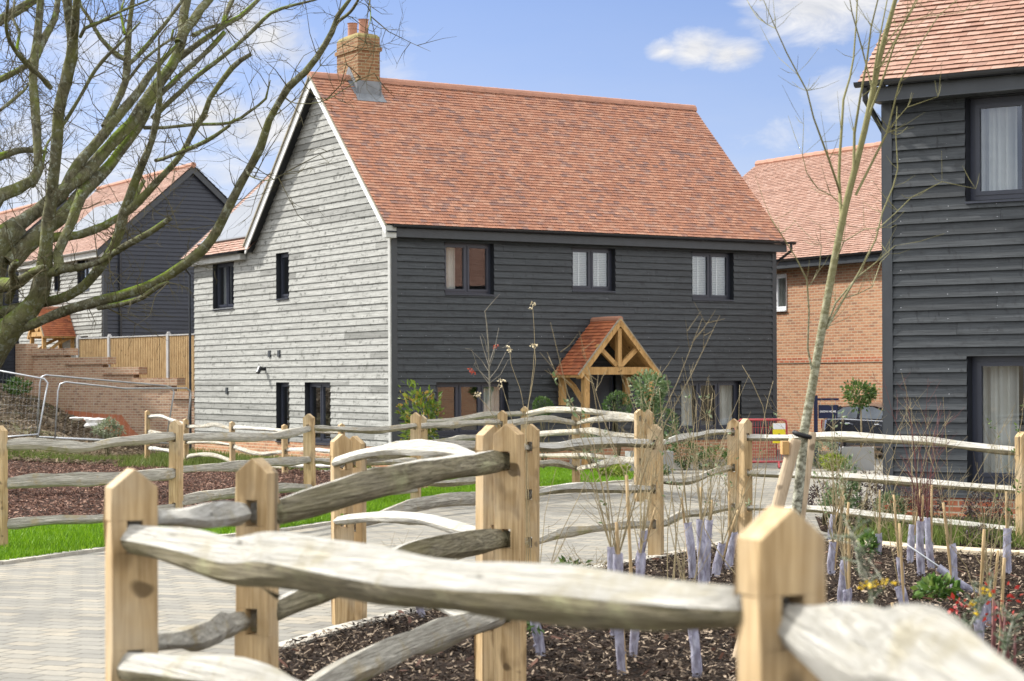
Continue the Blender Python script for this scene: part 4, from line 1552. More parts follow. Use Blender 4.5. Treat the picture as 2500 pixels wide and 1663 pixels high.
grass('grass', LAWN, 95000, .035, .085, M_['grass blades'], 'bright green mown grass of the lawn between paving and fence', 'grass', 11, vis, .008)
grass('weeds', [(-8.8, 42.5), (-4.2, 39.8), (-2.9, 41.3), (-8.2, 50.5), (-9.0, 50)], 9000, .06, .26, M_['weed blades'], 'rough weedy grass along the foot of the silvery gable', 'weeds', 12, vis, .012)
grass('weeds', [(-14, 43.2), (-8.4, 45.6), (-8.6, 47.6), (-14, 45.2)], 7000, .05, .20, M_['weed blades'], 'rough green grass at the foot of the soil bank', 'weeds', 13, vis, .012)
grass('weeds', [(3.2, 18.6), (5.6, 17.6), (5.8, 18.9), (3.8, 20.0)], 2600, .06, .30, M_['weed blades'], 'thin dry grass between the path and the purple shrubs', 'weeds', 14, vis, .005)


# ------------------------------------------------------------------ cleft post and rail fences
def catmull(P, step):
    out = []
    n = len(P)
    for i in range(n - 1):
        p0, p1, p2, p3 = P[max(i - 1, 0)], P[i], P[i + 1], P[min(i + 2, n - 1)]
        m = max(1, int((Vector(p2[:3]) - Vector(p1[:3])).length / step))
        for k in range(m):
            t = k / m
            out.append([0.5 * ((2 * b) + (-a + c) * t + (2 * a - 5 * b + 4 * c - d) * t * t + (-a + 3 * b - 3 * c + d) * t ** 3) for a, b, c, d in zip(p0, p1, p2, p3)])
    out.append(list(P[-1]))
    return out


STY = {'white': ('cleft white', 'rail bark'), 'white2': ('cleft white', 'rail side'), 'grey': ('cleft grey', 'rail side'), 'bark': ('cleft white', 'rail bark'), 'dark': ('cleft grey', 'rail bark')}


def rail(root, A, B, pts, style, seed, group=None):
    """A, B: posts (x px, y px, depth, yaw); pts: (x px, y px, half height px) along the rail"""
    r = random.Random(seed)
    x0, x1 = pts[0][0], pts[-1][0]
    P = []
    for x, y, h in pts:
        t = (x - x0) / (x1 - x0) if x1 != x0 else 0
        # depth varies in perspective (linear in 1/depth)
        d = 1 / ((1 - t) / A[2] + t / B[2])
        p = at(x, y, d)
        P.append([p.x, p.y, p.z, (h if len(runs) == 0 else h * .90) * d / FPX])
    pa, pb = at(A[0], A[1], A[2]), at(B[0], B[1], B[2])
    near_tip = 0.05
    P = [[pa.x, pa.y, P[0][2], .036]] + P + [[pb.x, pb.y, P[-1][2], .036]]
    L = (pb - pa).length
    S = catmull(P, max(.035, L / 46))
    base = [(-.9, .80), (.15, 1.0), (1.0, -.10), (.72, -.72), (.0, -1.0), (-.95, -.45)]
    base = [(a * r.uniform(.8, 1.15), b * r.uniform(.9, 1.1)) for a, b in base]
    twa, twf, twp = r.uniform(-.25, .25), r.uniform(.6, 1.6), r.uniform(0, 6)
    K = len(base)
    rings = []
    nn = len(S)
    mid = (pa + pb) / 2
    d0 = (pb - pa).normalized()
    side = d0.cross(Vector((0, 0, 1))).normalized()
    if side.dot(Vector((-mid.x, -mid.y, 0))) < 0:
        side = -side
    def slow(amp, every):
        m_ = nn // every + 3
        ks = [r.uniform(-amp, amp) for _ in range(m_)]
        return [ks[i // every] * (1 - (i % every) / every) + ks[i // every + 1] * ((i % every) / every) for i in range(nn)]
    wob = slow(.17, 6)
    cj = [slow(.15, r.choice((4, 5, 7))) for _ in range(K)]
    for i, (x, y, z, h) in enumerate(S):
        t = i / (nn - 1)
        e = min(t, 1 - t) * L
        taper = min(1.0, max(0.0, (e - .03) / .16))
        tw = twa * math.sin(twf * t * 6 + twp) * taper
        wv = (0.42 * h + .018) * taper + .017 * (1 - taper)
        if wob:
            hh = max(.022, h * (1 + wob[i] * taper))
        c = Vector((x, y, z)) + side * (.02 * math.sin(t * 5 + twp) * taper)
        ring = []
        for j, (a, b) in enumerate(base):
            a2, b2 = a * math.cos(tw) - b * math.sin(tw), a * math.sin(tw) + b * math.cos(tw)
            q = 1 + .10 * math.sin(9 * t * (1 + .15 * j) + twp * j) * taper + (cj[j][i] + r.uniform(-.012, .012)) * taper
            ring.append(c + side * a2 * wv * q + Vector((0, 0, b2 * hh * q)))
        rings.append(ring)
    V, F_, mi = [], [], []
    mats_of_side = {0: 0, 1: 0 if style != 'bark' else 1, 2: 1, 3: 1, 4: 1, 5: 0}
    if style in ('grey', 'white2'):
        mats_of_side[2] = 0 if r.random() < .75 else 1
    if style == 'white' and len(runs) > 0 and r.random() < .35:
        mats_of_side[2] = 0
    for j in range(K):
        b0 = len(V)
        for ring in rings:
            a, b = ring[j], ring[(j + 1) % K]
            V += [a, (a + b) / 2 + (a + b - 2 * (sum(ring, Vector()) / K)) * .03, b]
        for i in range(nn - 1):
            for k in range(2):
                q = b0 + i * 3 + k
                F_.append((q, q + 1, q + 4, q + 3))
                mi.append(mats_of_side[j])
    # the ends are axe-cut to thin tenons
    for ring in (rings[0], rings[-1]):
        b0 = len(V)
        V += list(ring)
        F_.append(tuple(range(b0, b0 + K)))
        mi.append(0)
    # strands of torn bark below some rails
    if style in ('white', 'bark', 'white2') and r.random() < .5:
        for _ in range(r.randint(1, 3)):
            i = r.randint(nn // 4, 3 * nn // 4)
            c = rings[i][4]
            a = r.uniform(0, 6)
            l = r.uniform(.03, .10)
            b0 = len(V)
            V += [c + side * .01 + d0 * .02, c - d0 * .02, c + Vector((.03 * math.cos(a), .03 * math.sin(a), -l)), c + Vector((.03 * math.cos(a) + .012, .03 * math.sin(a), -l * .7))]
            F_.append((b0, b0 + 1, b0 + 2, b0 + 3))
            mi.append(1)
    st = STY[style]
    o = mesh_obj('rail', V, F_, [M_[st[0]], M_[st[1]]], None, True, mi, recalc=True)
    # give the rail its own axis along x so that the grain follows it
    ax = (pb - pa)
    yaw = math.atan2(ax.y, ax.x)
    pit = math.atan2(ax.z, math.hypot(ax.x, ax.y))
    Mx = Matrix.Translation(pa) @ Matrix.Rotation(yaw, 4, 'Z') @ Matrix.Rotation(-pit, 4, 'Y')
    o.data.transform(Mx.inverted())
    o.parent = root
    o.matrix_world = root.matrix_world @ Matrix() if False else Mx
    o.matrix_parent_inverse = Matrix.Translation(-Vector(root.location))
    MORT.append((pa, P[0][2]))
    MORT.append((pb, P[-1][2]))
    return o


MORT = []


def post(root, spec, w=0.125, t=0.075, zbase=None, peak=0.05):
    """morticed post with a weathered peak; the slots are real holes through it"""
    x, y, d, yaw = spec
    top = at(x, y, d)
    zb = (zbase if zbase is not None else terr(top.x, top.y)) - .12
    H = top.z
    ms = sorted(m[1] for m in MORT if (m[0].xy - top.xy).length < .05)
    ml = []
    for z in ms:
        if not ml or z - ml[-1] > .14:
            ml.append(z)
    m = MB()
    hw, ht = w / 2, t / 2
    cur = zb
    slot = .021
    for z in ml:
        a, b = z - .042, z + .046
        if a < cur + .02 or b > H - peak - .02:
            continue
        m.hexa([Vector((sx * hw, sy * ht, zz)) for zz in (cur, a) for sx, sy in ((-1, -1), (1, -1), (1, 1), (-1, 1))])
        for s in (-1, 1):
            p, q = sorted((s * hw, s * slot))
            m.hexa([Vector((xx, yy, zz)) for zz in (a, b) for xx, yy in ((p, -ht), (q, -ht), (q, ht), (p, ht))])
        cur = b
    zt = H - peak
    m.hexa([Vector((sx * hw, sy * ht, zz)) for zz in (cur, zt) for sx, sy in ((-1, -1), (1, -1), (1, 1), (-1, 1))])
    # the roof-shaped top
    A = [Vector((-hw, -ht, zt)), Vector((hw, -ht, zt)), Vector((hw, ht, zt)), Vector((-hw, ht, zt))]
    r0, r1 = Vector((0, -ht, H)), Vector((0, ht, H))
    m.poly(A[0], A[1], r0)
    m.poly(A[2], A[3], r1)
    m.poly(A[1], A[2], r1, r0)
    m.poly(A[3], A[0], r0, r1)
    bm = bmesh.new()
    vs = [bm.verts.new(v) for v in m.v]
    for f in m.f:
        bm.faces.new([vs[i] for i in f])
    bmesh.ops.remove_doubles(bm, verts=bm.verts, dist=1e-5)
    bmesh.ops.recalc_face_normals(bm, faces=bm.faces)
    ed = [e for e in bm.edges if len(e.link_faces) == 2 and e.calc_face_angle(0) > .5]
    if d < 14:
        bmesh.ops.bevel(bm, geom=ed, offset=.004, segments=2, affect='EDGES', profile=.6)
    me = bpy.data.meshes.new('post')
    bm.to_mesh(me)
    bm.free()
    me.materials.append(M_['post wood'])
    o = bpy.data.objects.new('post', me)
    COL.objects.link(o)
    o.parent = root
    o.location = Vector((top.x, top.y, 0)) - Vector((root.location.x, root.location.y, 0))
    o.rotation_euler = (rnd.uniform(-.006, .006), rnd.uniform(-.008, .008), R(yaw))
    return o


k_ = 1.0607


def O(*pts):
    """points read off the 2357 px wide overview"""
    return [(x * k_, y * k_, h * k_) for x, y, h in pts]


NLp, NRp = (300 * k_, 1078 * k_, 5.15, 27), (1795 * k_, 1165 * k_, 3.14, 24.7)
P590, P1150, P1135 = (588 * k_, 1054 * k_, 6.5, -24), (1172 * k_, 975 * k_, 8.85, -26), (1124 * k_, 978 * k_, 9.45, 32)
OFF_R = (3050, 1880, 2.0, 30)
P790, P790b = (836, 1059, 12.1, 23), (866, 1064, 12.35, -19)
P1220, P1510, P1700, P1700b = (1294, 1035, 15.6, -17), (1600, 1036, 17.2, -28), (1792, 1022, 20.5, -22), (1820, 1022, 20.35, 40)
P2350 = (2496, 1054, 18.5, 40)
PL0, P405, P720, P960 = (0, 1039, 18.4, -30), (428, 1026, 19.6, -25), (756, 1010, 23.0, -20), (1014, 1007, 25.6, -20)
P1155, P1325, P1480 = (1226, 1002, 28.0, -25), (1406, 1009, 31.0, -10), (1560, 999, 27.0, 25)
P975b, P1205, P1480b = (1033, 1015, 30.5, -25), (1281, 992, 33.5, -20), (1582, 1000, 27.6, -20)
PL00 = (-330, 1052, 17.2, -25)
runs = []


def fence(label, posts, rails, name='post_and_rail_fence', **kw):
    p0 = at(*posts[0][:3])
    root = empty(name, (p0.x, p0.y, 0), 0, label, 'fence')
    for k, (a, b, pts, st) in enumerate(rails):
        rail(root, a, b, pts, st, 100 * len(runs) + k)
    runs.append((root, posts, kw))
    return root


fence('nearest cleft rail fence, blurred pale rails running across the bottom between two large posts', [NLp, NRp], [
    (NLp, NRp, O((278, 1236, 34), (400, 1263, 44), (520, 1292, 44), (620, 1285, 50), (760, 1302, 55), (900, 1326, 62), (1000, 1337, 62), (1150, 1352, 60), (1300, 1362, 58), (1500, 1384, 54), (1715, 1398, 46)), 'white'),
    (NLp, NRp, O((278, 1532, 33), (400, 1548, 40), (550, 1572, 40), (700, 1640, 44), (1000, 1720, 56), (1400, 1760, 58), (1715, 1790, 50)), 'white'),
    (NLp, NRp, O((278, 1800, 33), (550, 1850, 44), (1000, 1960, 56), (1715, 2100, 50)), 'white'),
    (NRp, OFF_R, O((1785, 1428, 42), (1850, 1462, 66), (1940, 1505, 95), (2000, 1535, 106), (2100, 1545, 118), (2200, 1580, 128), (2357, 1680, 132), (2600, 1790, 120), (2850, 1860, 90)), 'white2'),
    (NRp, OFF_R, O((1785, 1850, 42), (2100, 1990, 118), (2850, 2300, 90)), 'white')])
fence('cleft rail fence running back from the left foreground post, mossy bark on its rails', [P590, P1150], [
    (NLp, P590, O((355, 1192, 20), (450, 1190, 30), (520, 1186, 31), (568, 1181, 22)), 'white2'),
    (NLp, P590, O((355, 1480, 20), (430, 1470, 32), (500, 1453, 35), (568, 1430, 24)), 'grey'),
    (NLp, P590, O((355, 1740, 20), (450, 1735, 35), (568, 1690, 24)), 'grey'),
    (P590, P1150, O((638, 1180, 30), (760, 1148, 40), (850, 1117, 42), (950, 1090, 37), (1050, 1075, 31), (1157, 1062, 22)), 'bark'),
    (P590, P1150, O((638, 1405, 27), (700, 1380, 29), (770, 1352, 31), (860, 1310, 30), (940, 1272, 31), (1050, 1252, 31), (1157, 1240, 24)), 'bark'),
    (P590, P1150, O((638, 1640, 27), (775, 1568, 32), (900, 1510, 34), (1030, 1455, 34), (1157, 1412, 24)), 'grey')])
fence('short cleft rail fence between the two foreground post pairs, bowed white top rail', [P1135, P790], [
    (P790, P1135, [(819, 1131, 12), (880, 1112, 18), (950, 1100, 21), (1010, 1094, 22), (1080, 1098, 21), (1130, 1108, 18), (1180, 1122, 13)], 'white'),
    (P790, P1135, [(819, 1271, 13), (900, 1263, 16), (1020, 1265, 18), (1110, 1286, 18), (1180, 1303, 13)], 'white2'),
    (P790, P1135, [(819, 1415, 13), (920, 1425, 18), (1020, 1452, 20), (1180, 1520, 13)], 'white')])
fence('cleft rail fence along the far edge of the mulch bed, four posts stepping back rightwards', [P790b, P1220, P1510, P1700], [
    (P790b, P1220, [(872, 1125, 10), (980, 1105, 13), (1107, 1090, 14), (1200, 1092, 14), (1285, 1092, 10)], 'grey'),
    (P790b, P1220, [(872, 1282, 10), (956, 1255, 14), (1020, 1232, 16), (1090, 1219, 17), (1164, 1217, 16), (1285, 1208, 10)], 'grey'),
    (P790b, P1220, [(872, 1432, 10), (1000, 1395, 15), (1150, 1345, 15), (1285, 1322, 10)], 'grey'),
    (P1220, P1510, [(1308, 1091, 10), (1357, 1093, 13), (1428, 1085, 13), (1505, 1081, 13), (1590, 1084, 10)], 'white'),
    (P1220, P1510, [(1308, 1204, 9), (1365, 1194, 12), (1428, 1190, 13), (1505, 1194, 12), (1590, 1194, 9)], 'white'),
    (P1220, P1510, [(1308, 1324, 9), (1368, 1302, 12), (1427, 1293, 13), (1501, 1284, 12), (1590, 1280, 10)], 'grey'),
    (P1510, P1700, [(1612, 1086, 8), (1657, 1072, 10), (1695, 1064, 9), (1734, 1057, 9), (1785, 1055, 8)], 'white'),
    (P1510, P1700, [(1612, 1174, 9), (1657, 1177, 10), (1695, 1170, 10), (1734, 1154, 10), (1785, 1143, 8)], 'dark'),
    (P1510, P1700, [(1612, 1280, 9), (1663, 1257, 10), (1722, 1252, 9), (1785, 1238, 8)], 'dark')])
fence('cleft rail fence in front of the right house, long straight pale rails', [P1700b, P2350], [
    (P1700b, P2350, [(1828, 1068, 9), (1925, 1069, 10), (2035, 1067, 12), (2118, 1069, 12), (2256, 1075, 13), (2366, 1090, 12), (2490, 1102, 9)], 'white'),
    (P1700b, P2350, [(1828, 1155, 8), (1980, 1161, 9), (2146, 1169, 10), (2311, 1184, 11), (2490, 1197, 9)], 'white'),
    (P1700b, P2350, [(1828, 1240, 8), (1980, 1243, 9), (2146, 1260, 12), (2311, 1277, 12), (2490, 1295, 9)], 'white')])
fence('grey cleft rail fence along the left lawn, three rails, reaching the middle of the picture', [PL0, P405, P720, P960, P1155, P1325, P1480], [
    (PL00, PL0, [(-300, 1095, 12), (-200, 1095, 15), (-8, 1090, 12)], 'grey'), (PL00, PL0, [(-300, 1195, 12), (-8, 1190, 12)], 'grey'), (PL00, PL0, [(-300, 1290, 12), (-8, 1285, 12)], 'grey'),
    (PL0, P405, [(18, 1086, 14), (72, 1084, 17), (165, 1092, 17), (220, 1090, 12), (275, 1079, 15), (358, 1073, 14), (432, 1064, 11)], 'grey'),
    (PL0, P405, [(18, 1180, 14), (83, 1174, 17), (165, 1172, 18), (275, 1166, 17), (358, 1161, 15), (432, 1155, 12)], 'grey'),
    (PL0, P405, [(18, 1280, 12), (138, 1271, 13), (248, 1265, 13), (330, 1253, 12), (432, 1238, 9)], 'grey'),
    (P405, P720, [(440, 1069, 9), (503, 1068, 11), (595, 1068, 12), (664, 1065, 12), (710, 1058, 11), (760, 1046, 8)], 'grey'),
    (P405, P720, [(440, 1147, 10), (503, 1143, 11), (572, 1138, 13), (640, 1131, 14), (709, 1127, 12), (760, 1122, 9)], 'grey'),
    (P405, P720, [(440, 1224, 12), (503, 1211, 14), (560, 1204, 14), (680, 1192, 13), (760, 1190, 10)], 'grey'),
    (P720, P960, [(768, 1045, 8), (872, 1050, 10), (940, 1049, 10), (1018, 1039, 7)], 'dark'),
    (P720, P960, [(768, 1124, 8), (878, 1130, 9), (1018, 1125, 7)], 'dark'),
    (P720, P960, [(768, 1192, 8), (878, 1205, 9), (1018, 1195, 7)], 'grey'),
    (P960, P1155, [(1022, 1041, 7), (1078, 1037, 9), (1147, 1033, 9), (1222, 1031, 8)], 'grey'),
    (P960, P1155, [(1022, 1120, 7), (1107, 1095, 8), (1222, 1090, 8)], 'grey'),
    (P960, P1155, [(1022, 1180, 7), (1107, 1178, 9), (1222, 1165, 8)], 'dark'),
    (P1155, P1325, [(1232, 1036, 8), (1314, 1024, 9), (1352, 1024, 9), (1402, 1034, 7)], 'grey'),
    (P1155, P1325, [(1232, 1090, 7), (1316, 1086, 7), (1402, 1085, 6)], 'grey'),
    (P1155, P1325, [(1232, 1140, 8), (1316, 1133, 9), (1357, 1131, 9), (1402, 1142, 7)], 'dark'),
    (P1325, P1480, [(1412, 1034, 6), (1454, 1024, 8), (1505, 1020, 10), (1565, 1022, 8)], 'grey'),
    (P1325, P1480, [(1412, 1090, 6), (1480, 1082, 7), (1565, 1078, 7)], 'grey'),
    (P1325, P1480, [(1412, 1144, 6), (1466, 1134, 9), (1505, 1123, 10), (1565, 1127, 8)], 'grey')])
fence('farther cleft rail fence across the house front garden, thin rails behind the grey fence', [P975b, P1205, P1480b], [
    (P975b, P1205, [(1040, 1029, 6), (1101, 1026, 7), (1170, 1016, 8), (1213, 1012, 7), (1275, 1010, 6)], 'grey'),
    (P975b, P1205, [(1040, 1081, 6), (1101, 1075, 8), (1135, 1069, 8), (1275, 1062, 6)], 'grey'),
    (P975b, P1205, [(1040, 1130, 6), (1150, 1122, 7), (1275, 1115, 6)], 'dark'),
    (P1205, P1480b, [(1288, 1011, 7), (1339, 1001, 8), (1403, 1002, 9), (1479, 1010, 8), (1575, 1019, 7)], 'grey'),
    (P1205, P1480b, [(1288, 1062, 7), (1395, 1054, 8), (1441, 1052, 9), (1492, 1062, 9), (1575, 1068, 7)], 'grey'),
    (P1205, P1480b, [(1288, 1113, 6), (1403, 1113, 7), (1454, 1115, 7), (1575, 1124, 6)], 'dark')])
H0, H1, H2, H3, H4 = (359, 1002, 45.0, 30), (453, 1022, 43.0, 30), (567, 1029, 41.0, 30), (695, 1036, 38.0, 28), (834, 1034, 35.2, 28)
fence('rustic round rail fence close to the silvery gable, knobbly pale poles', [H0, H1, H2, H3, H4], [
    (H0, H1, [(362, 1018, 5), (389, 1016, 5), (418, 1025, 5), (455, 1036, 4)], 'white2'), (H0, H1, [(362, 1054, 5), (405, 1062, 5), (455, 1075, 4)], 'grey'), (H0, H1, [(362, 1094, 4), (412, 1100, 5), (455, 1112, 4)], 'white2'),
    (H1, H2, [(456, 1041, 5), (492, 1042, 5), (526, 1037, 6), (564, 1047, 5)], 'grey'), (H1, H2, [(456, 1081, 4), (510, 1080, 4), (564, 1086, 4)], 'dark'), (H1, H2, [(456, 1117, 5), (492, 1109, 6), (526, 1113, 6), (564, 1126, 5)], 'grey'),
    (H2, H3, [(571, 1044, 6), (618, 1046, 6), (692, 1052, 4)], 'white2'), (H2, H3, [(571, 1090, 5), (606, 1103, 6), (641, 1108, 5), (692, 1103, 5)], 'grey'), (H2, H3, [(571, 1132, 5), (640, 1136, 5), (692, 1142, 5)], 'dark'),
    (H3, H4, [(700, 1054, 5), (760, 1052, 5), (830, 1056, 5)], 'grey'), (H3, H4, [(700, 1098, 5), (744, 1097, 5), (799, 1101, 6), (830, 1102, 5)], 'white2'), (H3, H4, [(700, 1136, 6), (799, 1138, 6), (830, 1140, 6)], 'white2')],
    name='rustic_rail_fence', w=.10, t=.10, peak=.03)
for root, posts, kw in runs:
    for sp_ in posts:
        post(root, sp_, **kw)

# ------------------------------------------------------------------ plants
def leaf_cloud(mb, c, rad, n, size, seed, shell_=0.45, up=0.2, asp=0.45, lump=0.22, zmin=None):
    r = random.Random(seed)
    c = Vector(c)
    rad = Vector(rad)
    ph = [r.uniform(0, 6.28) for _ in range(6)]
    k = 0
    while k < n:
        d = Vector((r.gauss(0, 1), r.gauss(0, 1), r.gauss(0, 1)))
        if d.length < 1e-3:
            continue
        d.normalize()
        lum = 1 + lump * (math.sin(3 * d.x + ph[0]) + math.sin(4 * d.y + ph[1]) + math.sin(4 * d.z + ph[2]) + .7 * math.sin(9 * d.x + ph[3]) * math.sin(9 * d.z + ph[4])) * .5
        q = r.uniform(shell_, 1.0) ** .6 * lum * r.choice((1, 1, 1, .96, 1.06))
        p = c + Vector((d.x * rad.x, d.y * rad.y, d.z * rad.z)) * q
        if zmin is not None and p.z < zmin:
            k += 1
            continue
        ax = (d + Vector((r.gauss(0, .6), r.gauss(0, .6), r.gauss(0, .6) + up))).normalized()
        sd = ax.cross(Vector((r.gauss(0, 1), r.gauss(0, 1), r.gauss(0, 1))))
        if sd.length < 1e-3:
            continue
        sd.normalize()
        l = size * r.uniform(.6, 1.3)
        w_ = l * asp * r.uniform(.7, 1.2)
        b = ax.cross(sd) * l * .12
        mb.poly(p, p + ax * l * .45 + sd * w_ / 2 + b, p + ax * l, p + ax * l * .45 - sd * w_ / 2 + b)
        k += 1


def twig_set(mb, base, n, h, spread, r0, seed, curve=.15):
    r = random.Random(seed)
    tips = []
    for _ in range(n):
        a = r.uniform(0, 6.28)
        s = spread * r.uniform(.3, 1)
        top = Vector(base) + Vector((math.cos(a) * s, math.sin(a) * s, h * r.uniform(.7, 1)))
        m = (Vector(base) + top) / 2 + Vector((r.uniform(-1, 1), r.uniform(-1, 1), 0)) * curve * h * .4
        mb.tube([base, m, top], [r0, r0 * .75, r0 * .4], 5)
        tips.append(top)
    return tips


def shrub(name, label, cat, base, rad, n, size, m, seed, group=None, stem='twig bark', zc=None, asp=.45, shell_=.45, lump=.22):
    root = empty(name, base, 0, label, cat, group)
    lf = MB()
    zc = rad[2] * .9 if zc is None else zc
    leaf_cloud(lf, (0, 0, zc), rad, n, size, seed, asp=asp, shell_=shell_, lump=lump, zmin=.01)
    lf.build('foliage', M_[m], root, recalc=False)
    st = MB()
    twig_set(st, (0, 0, -.05), 7, zc + rad[2] * .6, max(rad[0], rad[1]) * .7, .012, seed + 1)
    st.build('stems', M_[stem], root, smooth=True, recalc=False)
    return root


def gpt(x, y, d):
    """ground point under pixel column x at depth d"""
    p = at(x, y, d)
    return Vector((p.x, p.y, terr(p.x, p.y)))


def pxm(px, d):
    return px * d / FPX


# shrubs in the bed of the right house
for lab, x, y, d, rx, rz, n, sz, m, sd in (
        ('dark purple leaved shrub beside the tree stakes, half hidden', 2010, 1215, 21.5, 42, 34, 900, .035, 'purple leaves', 1),
        ('largest dark purple shrub, left of the dark corner board', 2105, 1203, 21.8, 58, 42, 1500, .035, 'purple leaves', 2),
        ('dark purple shrub in front of the brick plinth, right of the corner board', 2258, 1222, 21.3, 52, 46, 1300, .035, 'purple leaves', 3),
        ('dark purple shrub below the glazed door', 2402, 1255, 20.0, 60, 52, 1500, .035, 'purple leaves', 4),
        ('low dark purple shrub behind the bottom rail at the right', 2390, 1322, 18.4, 52, 32, 1000, .035, 'purple leaves', 5),
        ('variegated green shrub between two purple shrubs', 2175, 1240, 21.4, 36, 38, 800, .05, 'variegated leaves', 6),
        ('variegated upright shrub rising above the middle rail', 2072, 1190, 21.0, 24, 62, 420, .055, 'variegated leaves', 7),
        ('variegated spreading shrub just right of the tree stakes', 2040, 1228, 20.6, 34, 36, 620, .05, 'variegated leaves', 8)):
    b = gpt(x, y, d)
    R_ = (pxm(rx, d), pxm(rx, d) * .9, pxm(rz, d))
    zc = EYE - (y - 922) / FPX * d - b.z
    shrub('shrub', lab, 'shrub', b, R_, n, sz, m, 300 + sd, 'shrubs in front of the right house' if 'purple' in lab else None, zc=zc, lump=.3)
for lab, x, y, rx, rz, n, sz, m, sd in (
        ('bushy bright green leafy plant in the middle of the near mulch', 2286, 1452, 36, 30, 150, .075, 'fresh leaves', 1),
        ('small fresh green plant just behind the lilac guards by the bottom rail', 2118, 1342, 24, 26, 170, .055, 'fresh leaves', 2),
        ('little evergreen seedling in front of the paving', 1400, 1400, 26, 22, 80, .075, 'evergreen leaves', 3)):
    p = on_ground(x, y + rz * .6)
    shrub('shrub', lab, 'plant', p, (pxm(rx, p.y), pxm(rx, p.y) * .9, pxm(rz, p.y)), n, sz, m, 330 + sd, asp=.75 if sd < 3 else .4, lump=.35)

# gorse: needle sprays with yellow flowers, close to the camera
for lab, x0, y0, x1, y1, d, sd, fl in (
        ('blurred gorse spray with yellow flowers leaning left, right of the big post', 2150, 1560, 2066, 1275, 5.6, 1, [(2110, 1425), (2135, 1425), (2158, 1425), (2180, 1428), (2105, 1435), (2128, 1430), (2160, 1420)]),
        ('gorse spray with yellow flowers near the red leaves at the right', 2352, 1560, 2420, 1440, 6.2, 2, [(2404, 1443), (2370, 1478), (2381, 1494), (2412, 1447), (2376, 1472)]),
        ('gorse spray without flowers at the lower right corner', 2440, 1640, 2475, 1500, 6.0, 3, [])):
    a, b = at(x0, y0, d), at(x1, y1, d)
    base = Vector((a.x, a.y, terr(a.x, a.y)))
    root = empty('gorse', base, 0, lab, 'gorse')
    st, nd, fo = MB(), MB(), MB()
    pts = [Vector((0, 0, -.02)), a - base, (a + b) / 2 - base + Vector((.01, .02, .01)), b - base]
    st.tube(pts, [.006, .005, .004, .002], 5)
    r = random.Random(500 + sd)
    for k in range(26):
        t = r.uniform(.25, 1)
        i = min(2, int(t * 3))
        p = pts[i].lerp(pts[i + 1], t * 3 - i)
        dr = Vector((r.gauss(0, 1), r.gauss(0, 1), r.uniform(.2, 1.6))).normalized()
        e = p + dr * r.uniform(.03, .09)
        st.tube([p, e], [.002, .001], 4)
        for q in range(30):
            c = p.lerp(e, r.random())
            n_ = Vector((r.gauss(0, 1), r.gauss(0, 1), r.gauss(0, 1) + .3)).normalized()
            s_ = n_.orthogonal().normalized() * .0016
            nd.poly(c - s_, c + s_, c + n_ * r.uniform(.010, .022))
    for fx, fy in fl:
        c = at(fx, fy, d + r.uniform(-.05, .05)) - base
        st.tube([c, pts[2].lerp(pts[3], r.random())], [.001, .002], 4)
        fo = MB()
        for q in range(9):
            leaf_cloud(fo, c, (.006, .006, .006), 1, .010, 900 + q + int(fx), asp=.8)
        fo.build('flower', M_['gorse flowers'], root, recalc=False)
    st.build('stems', M_['sapling bark'], root, smooth=True, recalc=False)
    nd.build('needles', M_['gorse needles'], root, recalc=False)
for lab, x, y, d, w_, h_, n, sd in (('thin young shrub with scarlet leaves low at the right', 2338, 1482, 8.2, 22, 24, 16, 1), ('straggly shrub with dull red leaves, right of the scarlet one', 2440, 1462, 8.6, 55, 70, 34, 2)):
    b = gpt(x, y, d)
    zc = EYE - (y - 921) / FPX * d - b.z
    s = shrub('shrub', lab, 'shrub', b, (pxm(w_, d), pxm(w_, d), pxm(h_, d)), n, .030, 'red leaves', 360 + sd, stem='red stem', zc=zc, asp=.7, shell_=.1)

# plants at the front of the house
d = 38.6
b = gpt(1032, 1060, 39.5)
shrub('shrub', 'orange tipped evergreen shrub at the left window of the dark front', 'shrub', b, (.38, .36, .62), 800, .14, 'photinia leaves', 401, zc=.95, lump=.45)
for lab, x, y, rpx, dd, sd in (('clipped box ball left of the porch', 1325, 993, 24, 39.3, 2), ('clipped box ball right of the porch post', 1507, 990, 34, 38.6, 3), ('larger box ball below the flowering standard', 1617, 1034, 38, 38.3, 4)):
    b = gpt(x, y, dd)
    shrub('box_ball', lab, 'topiary', b, (pxm(rpx, dd),) * 3, 1500, .045, 'box leaves', 410 + sd, zc=EYE - (y - 925) / FPX * dd - b.z, lump=.05, shell_=.75)


def planter(name, label, c, w_, d_, h_, rz):
    m = MB()
    hw, hd, t = w_ / 2, d_ / 2, .03
    for a in ((-hw, -hd, hw, -hd + t), (-hw, hd - t, hw, hd), (-hw, -hd + t, -hw + t, hd - t), (hw - t, -hd + t, hw, hd - t)):
        m.box(((a[0] + a[2]) / 2, (a[1] + a[3]) / 2, h_ / 2), (a[2] - a[0], a[3] - a[1], h_))
    o = empty(name, c, rz, label, 'planter')
    m.build('walls', M_['planter grey'], o)
    m = MB()
    m.box((0, 0, h_ - .05), (w_ - 2 * t - .004, d_ - 2 * t - .004, .02))
    m.build('compost', M_['soil'], o)
    return o


def standard(label, c, zstem, crown, n, size, m, seed, stem='twig bark'):
    root = empty('standard_tree', c, 0, label, 'tree')
    st = MB()
    st.tube([(0, 0, 0), (.01, 0, zstem * .5), (0, .01, zstem)], [.018, .016, .013], 7)
    twig_set(st, (0, 0, zstem - .02), 9, crown[2] * 1.4, crown[0] * .8, .008, seed)
    st.build('trunk', M_[stem], root, smooth=True)
    lf = MB()
    leaf_cloud(lf, (0, 0, zstem + crown[2] * .85), crown, n, size, seed + 1, lump=.3, asp=.5)
    lf.build('crown', M_[m], root, recalc=False)
    return root


